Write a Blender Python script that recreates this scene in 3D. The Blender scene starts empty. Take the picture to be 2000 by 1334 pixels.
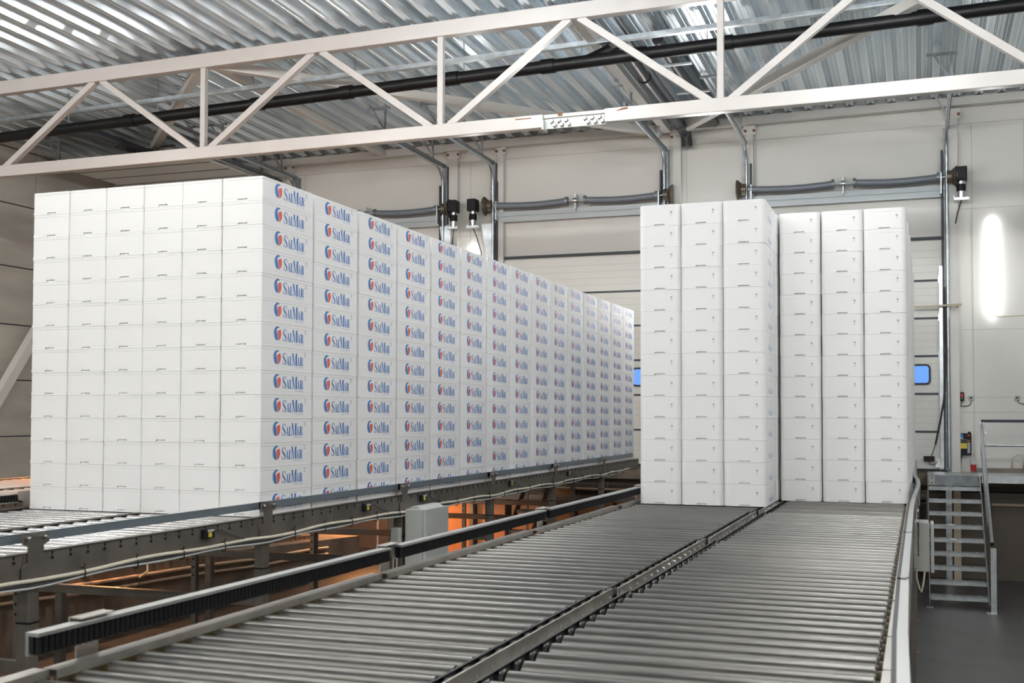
import bpy, bmesh, math, random
from mathutils import Vector, Matrix, Euler
random.seed(7)
PI = math.pi
S = bpy.context.scene
COL = S.collection
ZO = 2.95                       # the camera stands this high above the floor; z below is relative to the camera

# ------------------------------------------------------------ camera, world, exposure
cd = bpy.data.cameras.new('camera')
cd.sensor_width = 36.0
cd.lens = 2226.7 / 2000 * 36
cd.shift_y = 74.66 / 2000
cd.clip_end = 200
cd.dof.use_dof = True
cd.dof.focus_distance = 11.0
cd.dof.aperture_fstop = 4.5
cam = bpy.data.objects.new('camera', cd)
COL.objects.link(cam)
YAW, PIT, ROL = math.radians(19.678), math.radians(1.737), math.radians(0.122)
cam.matrix_world = (Matrix.Translation((0, 0, ZO)) @ Matrix.Rotation(YAW, 4, 'Z')
                    @ Matrix.Rotation(PI / 2 + PIT, 4, 'X') @ Matrix.Rotation(ROL, 4, 'Z'))
S.camera = cam
w = bpy.data.worlds.new('world'); S.world = w; w.use_nodes = True
w.node_tree.nodes['Background'].inputs[0].default_value = (.75, .85, 1, 1)
w.node_tree.nodes['Background'].inputs[1].default_value = .15
S.view_settings.view_transform = 'Standard'
S.view_settings.look = 'None'
S.view_settings.exposure = 0.56
S.view_settings.gamma = 1
S.view_settings.use_curve_mapping = False
LAMP_POWER = 108.0               # emission of the ceiling tubes
WALL_TUBE_POWER = 7.5

# ------------------------------------------------------------ materials
MATS = {}
def mat(name, col, rough=.5, metal=0., noise=0., nscale=3., bump=0., bscale=60., emit=None, estr=0., spec=.5, stretch=(1, 1, 1), col2=None, rand=0., coat=0.):
    m = bpy.data.materials.new(name); m.use_nodes = True
    n = m.node_tree.nodes; l = m.node_tree.links
    b = n['Principled BSDF']
    b.inputs['Base Color'].default_value = (*col, 1)
    b.inputs['Roughness'].default_value = rough
    b.inputs['Metallic'].default_value = metal
    b.inputs['Specular IOR Level'].default_value = spec
    if coat: b.inputs['Coat Weight'].default_value = coat
    if emit:
        b.inputs['Emission Color'].default_value = (*emit, 1)
        b.inputs['Emission Strength'].default_value = estr
    if noise or bump or rand:
        tc = n.new('ShaderNodeTexCoord'); mp = n.new('ShaderNodeMapping')
        mp.inputs['Scale'].default_value = stretch
        geo = n.new('ShaderNodeNewGeometry')
        l.new(geo.outputs['Position'], mp.inputs[0])
        cur = None
        if noise or rand:
            nz = n.new('ShaderNodeTexNoise'); nz.inputs['Scale'].default_value = nscale; nz.inputs['Detail'].default_value = 6
            l.new(mp.outputs[0], nz.inputs['Vector'])
            r = n.new('ShaderNodeValToRGB'); r.color_ramp.elements[0].position = .32; r.color_ramp.elements[1].position = .68
            c2 = col2 if col2 else tuple(c * (1 - noise) for c in col)
            r.color_ramp.elements[0].color = (*c2, 1); r.color_ramp.elements[1].color = (*col, 1)
            l.new(nz.outputs[0], r.inputs[0]); cur = r.outputs[0]
            if rand:
                oi = n.new('ShaderNodeObjectInfo'); mr = n.new('ShaderNodeMapRange')
                mr.inputs[3].default_value = 1 - rand; mr.inputs[4].default_value = 1.0
                l.new(oi.outputs['Random'], mr.inputs[0])
                hs = n.new('ShaderNodeHueSaturation'); l.new(mr.outputs[0], hs.inputs['Value']); l.new(cur, hs.inputs['Color']); cur = hs.outputs[0]
            l.new(cur, b.inputs['Base Color'])
            if metal > .5:
                r2 = n.new('ShaderNodeMapRange'); r2.inputs[3].default_value = rough * .75; r2.inputs[4].default_value = min(1, rough * 1.3)
                l.new(nz.outputs[0], r2.inputs[0]); l.new(r2.outputs[0], b.inputs['Roughness'])
        if bump:
            bz = n.new('ShaderNodeTexNoise'); bz.inputs['Scale'].default_value = bscale; bz.inputs['Detail'].default_value = 3
            l.new(mp.outputs[0], bz.inputs['Vector'])
            bp = n.new('ShaderNodeBump'); bp.inputs['Strength'].default_value = bump; bp.inputs['Distance'].default_value = .01
            l.new(bz.outputs[0], bp.inputs['Height']); l.new(bp.outputs[0], b.inputs['Normal'])
    MATS[name] = m
    return m

foam = mat('foam', (.86, .86, .86), .55, bump=.08, bscale=260, spec=.35)
foam2 = mat('foam_smooth', (.84, .845, .855), .45, bump=.06, bscale=200, spec=.4)
ink_blue = mat('ink_blue', (.05, .18, .50), .5)
ink_light = mat('ink_light_blue', (.25, .38, .62), .5)
ink_red = mat('ink_red', (.75, .13, .09), .5)
ink_orange = mat('ink_orange', (.85, .42, .15), .5)
ink_grey = mat('ink_grey', (.30, .31, .33), .5)
ink_pale = mat('ink_pale', (.62, .62, .64), .5)
glare_roller_m = mat('glare_roller_steel', (.60, .585, .585), .26, .9, noise=.05, nscale=5, stretch=(1, 4, 4), rand=.1)  # roller steel lightened: reflected white of boxes and lamps is in the colour
roller_m = mat('roller_steel', (.165, .160, .150), .36, .9, noise=.07, nscale=5, stretch=(1, 4, 4), rand=.18)
steel = mat('stainless_steel', (.50, .47, .43), .42, .8, noise=.25, nscale=6)
steel_dk = mat('frame_steel', (.23, .205, .18), .45, .7, noise=.25, nscale=5)
galv = mat('galvanised_steel', (.60, .64, .67), .34, .95, noise=.28, nscale=9)
roof_m = mat('galvanised_roof', (.82, .90, .96), .24, .85, noise=.22, nscale=1.6, stretch=(3, .15, 1))
galv_dull = mat('galvanised_dull', (.34, .37, .40), .45, .7, noise=.35, nscale=7)
pale_beam_m = mat('white_paint_undimmed', (.68, .67, .64), .35, noise=.05, nscale=2)
dim_beam_m = mat('white_paint_dimmed', (.48, .455, .435), .28, noise=.05, nscale=2, spec=.6)  # same white paint as above, darkened to offset the lamps near the truss
wall_m = mat('wall_panel', (.70, .69, .655), .30, noise=.035, nscale=.8, bump=.05, bscale=2.0, spec=.5)
rib_m = mat('door_rib', (.52, .51, .47), .5)
door_m = mat('door_panel', (.68, .68, .64), .35, noise=.03, nscale=1.0)
conc_l = mat('concrete_wall', (.52, .50, .45), .75, noise=.22, nscale=1.3, stretch=(1, .5, 2), bump=.2, bscale=20)
conc_d = mat('concrete_plinth', (.25, .195, .145), .8, noise=.45, nscale=2.2, bump=.25, bscale=22)
floor_m = mat('floor_concrete', (.062, .058, .055), .42, noise=.35, nscale=1.6, bump=.15, bscale=30)
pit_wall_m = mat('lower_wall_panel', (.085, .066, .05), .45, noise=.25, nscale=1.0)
orange_lit_m = mat('orange_lit_panel', (.50, .22, .09), .4, noise=.2, nscale=1.5)  # panel with the orange lamplight put into its colour
black = mat('black_plastic', (.008, .008, .010), .5, spec=.3)
black_rub = mat('black_rubber', (.02, .02, .022), .6)
pipe_m = mat('black_pipe', (.006, .006, .007), .42, spec=.35)
pipe_g = mat('dark_grey_pipe', (.045, .046, .055), .40)
cab_m = mat('cabinet_grey', (.50, .52, .50), .4)
alu = mat('aluminium', (.52, .53, .52), .32, .85, noise=.1, nscale=10)
rail_pale = mat('pale_rail', (.50, .54, .56), .4, .3)
rail_blue = mat('grey_guard_rail', (.25, .30, .34), .38, .6)
cream_cable = mat('cream_cable', (.62, .57, .46), .5)
tan_pipe = mat('tan_conduit', (.55, .42, .30), .45)
bearing_m = mat('bearing', (.05, .036, .012), .6)
yellow = mat('yellow', (.75, .55, .05), .5)
red = mat('red_plastic', (.55, .03, .03), .4)
screen_blue = mat('blue_label', (.05, .16, .5), .4)
orange_pl = mat('orange_plastic', (.7, .12, .02), .45)
spring_m = mat('spring_steel', (.27, .30, .34), .5, .3, noise=.2, nscale=30, stretch=(4, 1, 1))
rust = mat('rust', (.20, .075, .035), .8)
drum_m = mat('brass_drum', (.15, .13, .10), .45, .6)
chrome = mat('bright_metal', (.75, .75, .75), .2, 1.)
tube_m = mat('tube_light', (1, 1, 1), .5, emit=(1, .985, .95), estr=LAMP_POWER)
tube2_m = mat('tube_light_added', (1, 1, 1), .5, emit=(.95, .98, 1), estr=LAMP_POWER*.95)
wtube2_m = mat('wall_tube_light_strong', (1, 1, 1), .5, emit=(1, 1, .99), estr=WALL_TUBE_POWER*7)
wtube_m = mat('wall_tube_light', (1, 1, 1), .5, emit=(1, 1, .99), estr=WALL_TUBE_POWER)
warm_m = mat('warm_lamp_glow', (1, .6, .3), .5, emit=(1, .42, .12), estr=14)
glass_m = mat('window_daylight', (.1, .2, .4), .1, emit=(.12, .32, .95), estr=.6)
plastic_clear = mat('stretch_film', (.8, .78, .75), .15, spec=.8)
wood = mat('pale_wood', (.50, .42, .32), .6)
seal_m = mat('dark_seal', (.03, .04, .055), .5)

# ------------------------------------------------------------ mesh builder
WL = {}     # world location of every object made here
class MB:
    def __init__(s): s.v = []; s.f = []; s.m = []; s.sm = []
    def face(s, pts, mi=0, sm=False):
        b = len(s.v); s.v += [tuple(p) for p in pts]; s.f.append(tuple(range(b, b + len(pts)))); s.m.append(mi); s.sm.append(sm)
    def box(s, x0, x1, y0, y1, z0, z1, mi=0):
        if x0 > x1: x0, x1 = x1, x0
        if y0 > y1: y0, y1 = y1, y0
        if z0 > z1: z0, z1 = z1, z0
        b = len(s.v)
        s.v += [(x0,y0,z0),(x1,y0,z0),(x1,y1,z0),(x0,y1,z0),(x0,y0,z1),(x1,y0,z1),(x1,y1,z1),(x0,y1,z1)]
        for q in ((0,3,2,1),(4,5,6,7),(0,1,5,4),(1,2,6,5),(2,3,7,6),(3,0,4,7)):
            s.f.append(tuple(b+i for i in q)); s.m.append(mi); s.sm.append(False)
        return s
    def beam(s, p, q, w_, h_, mi=0, up=(0, 0, 1)):
        p = Vector(p); q = Vector(q); d = (q - p).normalized(); u = Vector(up)
        a = d.cross(u)
        if a.length < 1e-4: a = d.cross(Vector((0, 1, 0)))
        a.normalize(); u = a.cross(d).normalized()
        b = len(s.v)
        for c in (p, q):
            for i, j in ((-1,-1),(1,-1),(1,1),(-1,1)):
                s.v.append(tuple(c + a*(i*w_/2) + u*(j*h_/2)))
        for qd in ((0,1,2,3),(7,6,5,4),(0,4,5,1),(1,5,6,2),(2,6,7,3),(3,7,4,0)):
            s.f.append(tuple(b+i for i in qd)); s.m.append(mi); s.sm.append(False)
        return s
    def cyl(s, p, q, r, seg=16, mi=0, r2=None, caps=True):
        p = Vector(p); q = Vector(q); d = (q - p).normalized()
        a = d.orthogonal().normalized(); c = d.cross(a); r2 = r if r2 is None else r2
        b = len(s.v)
        for cc, rr in ((p, r), (q, r2)):
            for i in range(seg):
                t = 2*PI*i/seg; s.v.append(tuple(cc + a*math.cos(t)*rr + c*math.sin(t)*rr))
        for i in range(seg):
            j = (i+1) % seg; s.f.append((b+i, b+j, b+seg+j, b+seg+i)); s.m.append(mi); s.sm.append(True)
        if caps:
            s.f.append(tuple(b+i for i in reversed(range(seg)))); s.m.append(mi); s.sm.append(False)
            s.f.append(tuple(b+seg+i for i in range(seg))); s.m.append(mi); s.sm.append(False)
        return s
    def tube(s, path, r, seg=8, mi=0):
        P = [Vector(p) for p in path]; n = len(P); b = len(s.v)
        a = None
        for k in range(n):
            d = (P[min(k+1, n-1)] - P[max(k-1, 0)]).normalized()
            if a is None: a = d.orthogonal().normalized()
            a = (a - d*a.dot(d)).normalized(); c = d.cross(a)
            for i in range(seg):
                t = 2*PI*i/seg; s.v.append(tuple(P[k] + a*math.cos(t)*r + c*math.sin(t)*r))
        for k in range(n-1):
            for i in range(seg):
                j = (i+1) % seg; s.f.append((b+k*seg+i, b+k*seg+j, b+(k+1)*seg+j, b+(k+1)*seg+i)); s.m.append(mi); s.sm.append(True)
        s.f.append(tuple(b+i for i in reversed(range(seg)))); s.m.append(mi); s.sm.append(False)
        s.f.append(tuple(b+(n-1)*seg+i for i in range(seg))); s.m.append(mi); s.sm.append(False)
        return s
    def prism(s, poly, axis, a0, a1, mi=0):
        # poly: 2-D outline (counter-clockwise); axis 'x': (y,z) outline, 'y': (x,z), 'z': (x,y)
        def P(u, v, t): return {'x': (t,u,v), 'y': (u,t,v), 'z': (u,v,t)}[axis]
        b = len(s.v); n = len(poly)
        s.v += [P(u, v, a0) for u, v in poly] + [P(u, v, a1) for u, v in poly]
        s.f.append(tuple(b+i for i in range(n))); s.f.append(tuple(b+n+i for i in reversed(range(n))))
        s.m += [mi, mi]; s.sm += [False, False]
        for i in range(n):
            j = (i+1) % n; s.f.append((b+j, b+i, b+n+i, b+n+j)); s.m.append(mi); s.sm.append(False)
        return s
    def build(s, name, mats, parent=None, origin=None, fix=True, bevel=0.):
        if not isinstance(mats, (list, tuple)): mats = [mats]
        if origin is None: origin = WL[parent.name] if parent else (0, 0, 0)
        me = bpy.data.meshes.new(name)
        ox, oy, oz = origin
        me.from_pydata([(x-ox, y-oy, z-oz) for x, y, z in s.v], [], s.f)
        for mm in mats: me.materials.append(mm)
        me.polygons.foreach_set('material_index', s.m); me.polygons.foreach_set('use_smooth', s.sm)
        if fix:
            bm = bmesh.new(); bm.from_mesh(me); bmesh.ops.recalc_face_normals(bm, faces=bm.faces); bm.to_mesh(me); bm.free()
        if any(s.sm): me.set_sharp_from_angle(angle=math.radians(50))
        me.update()
        o = bpy.data.objects.new(name, me); COL.objects.link(o)
        if parent:
            o.parent = parent
            pl = WL[parent.name]
            o.location = (ox-pl[0], oy-pl[1], oz-pl[2])
        else:
            o.location = (ox, oy, oz + ZO)
        WL[o.name] = origin
        if bevel:
            md = o.modifiers.new('bevel', 'BEVEL'); md.width = bevel; md.segments = 2; md.limit_method = 'ANGLE'
        return o

def tag(o, label=None, cat=None, group=None, kind=None):
    if label: o['label'] = label
    if cat: o['category'] = cat
    if group: o['group'] = group
    if kind: o['kind'] = kind
    return o
def thing(name, loc, label, cat, group=None):
    o = bpy.data.objects.new(name, None); COL.objects.link(o); o.empty_display_size = .2
    o.location = (loc[0], loc[1], loc[2] + ZO); WL[o.name] = tuple(loc)
    return tag(o, label, cat, group)
def dup(o, loc=None, parent=None, dz=0):
    c = o.copy(); COL.objects.link(c)
    if parent: c.parent = parent
    if loc: c.location = (loc[0], loc[1], loc[2] + ZO)
    for ch in o.children: dup(ch, parent=c)
    return c
def struct(o): o['kind'] = 'structure'; return o
ORD = ['', 'lowest', 'second', 'third', 'fourth', 'fifth', 'sixth', 'seventh', 'eighth', 'ninth', 'tenth', 'eleventh', 'twelfth', 'thirteenth', 'fourteenth', 'fifteenth', 'sixteenth']
def level(i, n=14):     # i = 1..n from the bottom
    if i == 1: return 'bottom one'
    if i == n: return 'topmost'
    return ORD[i] + ' up'

FL = -2.95      # floor
CZ = -.852      # roller top plane
WY = 23.0       # far wall

# ------------------------------------------------------------ room shell
b = MB(); b.box(-19, 9, -9, 24, FL-.2, FL); struct(b.build('floor', floor_m))
b = MB(); b.box(-19, 9, WY, WY+.3, -1.06, 7.0); struct(b.build('wall_back', wall_m, origin=(-5, WY, -1.06)))
b = MB(); b.box(9, 9.3, -9, 24, FL, 7.0); struct(b.build('wall_right', wall_m, origin=(9, 7, FL)))
b = MB(); b.box(-19, 9.3, -9.3, -9, FL, 7.0); struct(b.build('wall_front', wall_m, origin=(-5, -9, FL)))
# left wall of concrete panels with open joints
b = MB(); LX = -18.5
zs = [FL, -2.95, -1.75, -.50, .72, 1.92, 3.18, 4.54, 5.76, 7.0]
ys = [-9, -3.8, 2.2, 8.2, 14.2, 20.2, 24]
for i in range(len(ys)-1):
    for j in range(1, len(zs)-1):
        b.box(LX-.2, LX, ys[i]+.012, ys[i+1]-.012, zs[j]+.014, zs[j+1]-.014)
b.box(LX-.25, LX-.03, -9, 24, FL, 7.0, 1)
struct(b.build('wall_left', [conc_l, seal_m], origin=(LX, 7, FL)))
# lower part of the back wall under the dock, dock slab edge
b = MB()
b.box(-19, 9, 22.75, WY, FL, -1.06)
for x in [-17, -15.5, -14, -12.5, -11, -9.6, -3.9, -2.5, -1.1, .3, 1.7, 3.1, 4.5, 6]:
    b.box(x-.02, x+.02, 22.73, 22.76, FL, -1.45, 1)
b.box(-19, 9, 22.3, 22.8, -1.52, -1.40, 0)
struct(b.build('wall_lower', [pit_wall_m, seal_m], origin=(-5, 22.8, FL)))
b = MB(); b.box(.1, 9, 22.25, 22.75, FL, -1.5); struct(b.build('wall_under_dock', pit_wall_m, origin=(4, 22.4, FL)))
b = MB(); b.box(-19, 9, 22.55, 23.0, -1.30, -1.09); struct(b.build('trim_1', conc_d, origin=(-5, 22.7, -1.3)))
b = MB(); b.box(1.0, 9, 22.9, 23.0, -1.06, -.98); b.box(-19, -13.6, 22.9, 23, -1.06, -.98); struct(b.build('baseboard_back', steel_dk, origin=(-5, 22.95, -1.06)))
# corrugated roof
b = MB(); prof = []
x = -19.0; pitch = .385
while x < 9.3:
    x0_ = x
    prof += [(x, .0), (x+.045, .0), (x+.055, .012), (x+.075, .012), (x+.085, .0), (x+.13, .0), (x+.165, .085), (x+.175, .085), (x+.205, .165), (x+.245, .165), (x+.252, .15), (x+.270, .15), (x+.277, .165), (x+.31, .165), (x+.335, .085), (x+.345, .085)]
    x += pitch
def roofz(x, y=16.): return 6.085 + .008*(x+5) - .022*(y-16)
for i in range(len(prof)-1):
    (x0, z0), (x1, z1) = prof[i], prof[i+1]
    b.face([(x0, -9, z0+roofz(x0, -9)), (x1, -9, z1+roofz(x1, -9)), (x1, 23.2, z1+roofz(x1, 23.2)), (x0, 23.2, z0+roofz(x0, 23.2))])
struct(b.build('ceiling', roof_m, fix=False, origin=(-5, 7, 6.1)))
b = MB(); b.box(-19.3, 9.3, -9.3, 24, 7.0, 7.15); struct(b.build('ceiling_deck', conc_l, origin=(-5, 7, 6.7)))
# panel joints, columns and eaves beam of the back wall
b = MB()
for z in (5.50,): 
    b.box(-18.5, 9, WY-.006, WY, z, z+.012)
for z in (3.88, 1.60, -.45+.5, .33):
    for x0, x1 in ((-9.5, -8.8), (-4.7, -3.4), (.75, 9)):
        b.box(x0, x1, WY-.005, WY, z, z+.012)
for x in (-13.3, -9.2, -4.45, -3.05, .95, 1.85): b.box(x, x+.014, WY-.005, WY, -1.0, 5.5)
struct(b.build('trim_2', rib_m, origin=(-5, WY, -1)))
for k, (x, w_) in enumerate(((-13.62, .16), (-9.55, .20), (-8.45, .13), (-4.62, .16), (-3.15, .13), (.63, .16))):
    b = MB(); b.box(x-w_/2, x+w_/2, WY-.14, WY, -1.06, 5.77)
    b.box(x-w_/2-.05, x+w_/2+.05, WY-.15, WY-.13, 5.58, 5.77)
    for sx in (-1, 1): b.cyl((x+sx*(w_/2+.02), WY-.17, 5.66), (x+sx*(w_/2+.02), WY-.14, 5.66), .03, 6, 1)
    struct(b.build('trim_%d' % (k+3), [pale_beam_m, rust], origin=(x, WY-.07, -1.06)))
b = MB()
z0, z1 = roofz(-18.5, 22.86)-.005, roofz(9, 22.86)-.005
b.beam((-18.5, WY-.14, z0-.085), (9, WY-.14, z1-.085), .16, .16)
b.beam((-18.5, WY-.24, z0-.16), (9, WY-.24, z1-.16), .05, .02)
tag(b.build('eaves_beam', pale_beam_m, origin=(-5, WY-.14, 5.8)), 'long white steel eaves beam under the roof along the top of the back wall', 'beam')

# ------------------------------------------------------------ wall doors
def make_door(n, x0, x1, z_top=3.33, open_=False):
    xc = (x0+x1)/2
    root = thing('door_%d' % n, (xc, WY-.06, -1.06), None, None); struct(root)
    if not open_:
        h = .715; z = -1.03; k = 0
        while z < z_top - .1:
            zt = min(z+h, z_top)
            b = MB(); b.box(x0+.05, x1-.05, WY-.075, WY-.02, z+.022, zt)
            for q in range(1, 5):
                zz = z + .022 + (zt-z-.022)*q/5
                b.box(x0+.05, x1-.05, WY-.0765, WY-.075, zz-.004, zz+.004, 1)
            if n in (3, 4) and k == 2:
                pass
            o = b.build('door_panel', [door_m, rib_m], root)
            bs = MB(); bs.box(x0+.05, x1-.05, WY-.09, WY-.03, z-.016, z+.022)
            bs.build('panel_seal', seal_m, o)
            for hx in (x0+.14, x1-.14):
                bh = MB(); bh.box(hx-.05, hx+.05, WY-.10, WY-.07, z-.05, z+.08); bh.cyl((hx+.0, WY-.11, z+.01), (hx+.12*(1 if hx > xc else -1), WY-.11, z+.01), .018, 8)
                bh.build('hinge', galv, o)
            z = z + h if zt < z_top - .01 else 99; k += 1
        b = MB(); b.box(x0+.05, x1-.05, WY-.085, WY-.02, z_top, z_top+.05); b.build('top_seal', seal_m, root)
        b = MB(); b.box(x0+.05, x1-.05, WY-.12, WY-.02, -1.06, -1.02); b.build('bottom_seal', black_rub, root)
        # windows in the panel at head height
        for wx in ((x1-.72, x1-.33),):
            b = MB(); r = .06
            def rr(a0, a1, c0, c1, r):
                pts = []
                for cx, cz, t0 in ((a1-r, c1-r, 0), (a0+r, c1-r, 90), (a0+r, c0+r, 180), (a1-r, c0+r, 270)):
                    for q in range(5):
                        t = math.radians(t0+q*22.5); pts.append((cx+r*math.cos(t), cz+r*math.sin(t)))
                return pts
            b.prism(rr(wx[0], wx[1], .575, .965, .08), 'y', WY-.10, WY-.06)
            fr = b.build('window_frame', black_rub, root)
            b = MB(); b.prism(rr(wx[0]+.035, wx[1]-.035, .61, .93, .05), 'y', WY-.106, WY-.10)
            b.build('window_pane', glass_m, fr)
    else:
        # raised door hanging level under the roof
        for q in range(4):
            y1 = WY-.55 - q*.70; y0 = y1-.69
            b = MB(); b.box(x0+.1, x1-.1, y0, y1, 5.31, 5.36); o = b.build('door_panel', door_m, root)
            bs = MB(); bs.box(x0+.1, x1-.1, y0-.012, y0, 5.30, 5.35); bs.build('panel_seal', seal_m, o)
    for side, xx in ((-1, x0), (1, x1)):
        b = MB()
        b.box(xx-.07, xx+.05, WY-.12, WY-.02, -1.06, 5.42)
        b.box(xx-side*.10-.02, xx-side*.10+.02, WY-.17, WY-.03, -1.06, 5.0, 1)
        t = b.build('track', [galv_dull, seal_m], root)
        # round guide: vertical, curve, then level towards the hall
        path = [(xx-side*.02, WY-.19, -1.0 + i*.6) for i in range(10)]
        path += [(xx-side*.02, WY-.19-.42*(1-math.cos(a)), 4.95+.42*math.sin(a)) for a in [PI/2*i/6 for i in range(1, 7)]]
        path += [(xx-side*.02, 19.6, 5.40)]
        b = MB(); b.tube(path, .028, 8); b.build('guide_rail', galv, root)
        b = MB(); b.beam((xx, WY-.1, 5.42), (xx, 19.4, 5.46), .05, .07); b.build('rail_angle', galv_dull, root)
        for hy in (19.9, 22.2):
            b = MB(); b.beam((xx, hy, 5.45), (xx, hy, 5.98), .035, .035)
            b.beam((xx, hy, 5.50), (xx-.28, hy, 5.96), .03, .03); b.beam((xx-.38, hy, 5.95), (xx+.1, hy, 5.95), .05, .04)
            b.build('rail_hanger', galv_dull, root)
    # torsion shaft with two springs, drums, lower rail
    zt = 4.47
    b = MB(); b.cyl((x0-.12, WY-.22, zt), (x1+.12, WY-.22, zt), .018, 10); b.build('shaft', galv, root)
    for s0, s1 in ((x0+.10, xc-.20), (xc+.20, x1-.17)):
        path = [(s0+(s1-s0)*i/16, WY-.22, zt-.035*math.sin(PI*i/16)) for i in range(17)]
        b = MB(); b.tube(path, .065, 14)
        for i in range(60):
            xx = s0+(s1-s0)*(i+.5)/60; zz = zt-.035*math.sin(PI*(i+.5)/60)
            b.cyl((xx-.006, WY-.22, zz), (xx+.006, WY-.22, zz), .071, 14, 0)
        sp = b.build('torsion_spring', spring_m, root)
        b = MB()
        for ex in (s0, s1): b.cyl((ex-.025, WY-.22, zt), (ex+.025, WY-.22, zt), .095, 14)
        b.build('spring_plug', galv_dull, sp)
    for side, xx in ((-1, x0), (1, x1)):
        b = MB(); b.cyl((xx-side*.02, WY-.22, zt), (xx+side*.07, WY-.22, zt), .12, 20); b.cyl((xx+side*.07, WY-.22, zt), (xx+side*.15, WY-.22, zt), .13, 20, r2=.20)
        b.cyl((xx+side*.15, WY-.22, zt), (xx+side*.165, WY-.22, zt), .205, 20)
        b.build('cable_drum', drum_m, root)
        b = MB(); b.box(xx-side*.12-.012, xx-side*.12+.012, WY-.30, WY-.02, 4.15, 4.55); b.build('shaft_bracket', galv, root)
    b = MB(); b.box(xc-.02, xc+.0, WY-.25, WY-.02, 4.26, 4.62); b.box(xc-.10, xc+.06, WY-.10, WY-.02, 4.2, 4.3); b.cyl((xc-.05, WY-.22, zt), (xc+.03, WY-.22, zt), .06, 10)
    b.build('centre_bracket', galv, root)
    b = MB(); b.box(x0+.02, x1-.02, WY-.16, WY-.02, 4.235, 4.33); b.box(x0+.02, x1-.02, WY-.13, WY-.02, 4.12, 4.235); b.build('support_rail', rail_pale, root)
    return root
make_door(1, -17.60, -13.95, open_=True)
make_door(2, -13.45, -9.75)
make_door(3, -8.62, -4.85)
make_door(4, -3.23, .53)
# geared drive motors at the ends of the shafts
def motor(x, side, label):
    r = thing('door_motor', (x, WY-.3, 4.1), label, 'motor')
    b = MB(); b.box(x-.10, x+.10, WY-.42, WY-.18, 4.36, 4.62); b.build('gearbox', black, r, bevel=.015)
    b = MB(); b.cyl((x, WY-.3, 4.36), (x, WY-.3, 4.30), .07, 12, 1); b.cyl((x, WY-.3, 4.30), (x, WY-.3, 4.17), .085, 12, 0); b.cyl((x, WY-.3, 4.17), (x, WY-.3, 4.04), .075, 12, 1)
    b.build('motor_body', [black, chrome], r)
    b = MB(); b.box(x-.13, x+.13, WY-.37, WY-.25, 4.0, 4.05); b.cyl((x-.13, WY-.3, 4.03), (x-.13, WY-.3, 4.10), .02, 8); b.build('end_cap', galv, r)
    b = MB(); b.tube([(x, WY-.28, 4.0), (x-side*.06, WY-.2, 3.8), (x-side*.12, WY-.1, 3.5), (x-side*.14, WY-.1, 2.6)], .012, 6); b.build('cable', black_rub, r)
motor(-9.02, -1, 'black geared door motor beside the left track of the middle door')
motor(-9.47, 1, 'black geared door motor by the pale column above the printed boxes')
motor(.76, 1, 'black geared door motor by the right track of the rightmost door')
def side_plate(x, label):
    b = MB(); b.prism([(x-.12, 4.1), (x+.14, 4.1), (x+.14, 3.0), (x+.05, 3.0)], 'y', WY-.18, WY-.15); tag(b.build('door_side_plate', galv, origin=(x, WY-.16, 3.0)), label, 'plate')
side_plate(-9.73, 'bright tapering metal plate hanging below the door motor over the printed boxes')
side_plate(-8.75, 'bright tapering metal plate on the left track of the middle door')

# ------------------------------------------------------------ wall tube lamps and ceiling lamps
def wall_tube(x, label, z0=1.88, z1=3.64, m=None):
    r = thing('wall_tube_lamp', (x, WY-.03, z0), label, 'lamp', None)
    b = MB(); b.box(x-.05, x+.05, WY-.045, WY, z0+.05, z1-.05); b.build('housing', cab_m, r)
    b = MB(); n = 10; pts = [(x+.075*math.cos(PI*i/n), WY-.045-.07*math.sin(PI*i/n)) for i in range(n+1)]
    b.prism(pts, 'z', z0, z1); b.build('diffuser', m or wtube_m, r)
wall_tube(1.30, 'long vertical white tube lamp glowing on the wall right of the rightmost door')
wall_tube(-4.05, 'vertical tube lamp on the wall between the two right doors, behind the plain boxes', m=wtube2_m)
wall_tube(-9.12, 'vertical tube lamp on the wall pier, its top just above the printed boxes')
for j, y in enumerate((-5, -2.0, 6.0, 10.5, 13.0)):  # unseen rows; the last is added to brighten roof and far wall
    for i, x in enumerate((-15.5, -10.5, -5.5, -.5, 4.5)):
        if (j == 4 and i < 2) or (i == 4 and j == 2): continue
        lz = (4.6, 4.6, 4.6, 4.92, (5.5, 5.5, 5.5, 4.8, 4.75)[i])[j]
        r = thing('ceiling_tube_lamp', (x, y, lz), 'long tube lamp hanging under the roof, outside the picture', 'lamp', 'ceiling tube lamps over the hall')
        b = MB(); b.box(x-.75, x+.75, y-.06, y+.06, lz+.07, lz+.10)
        for sx in (-.6, .6): b.box(x+sx-.01, x+sx+.01, y-.01, y+.01, lz+.10, roofz(x, y)+.05)
        b.build('housing', cab_m, r)
        b = MB(); b.cyl((x-.74, y, lz+.02), (x+.74, y, lz+.02), .05, 10); b.build('tube', tube2_m if j == 4 else tube_m, r)
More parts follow.
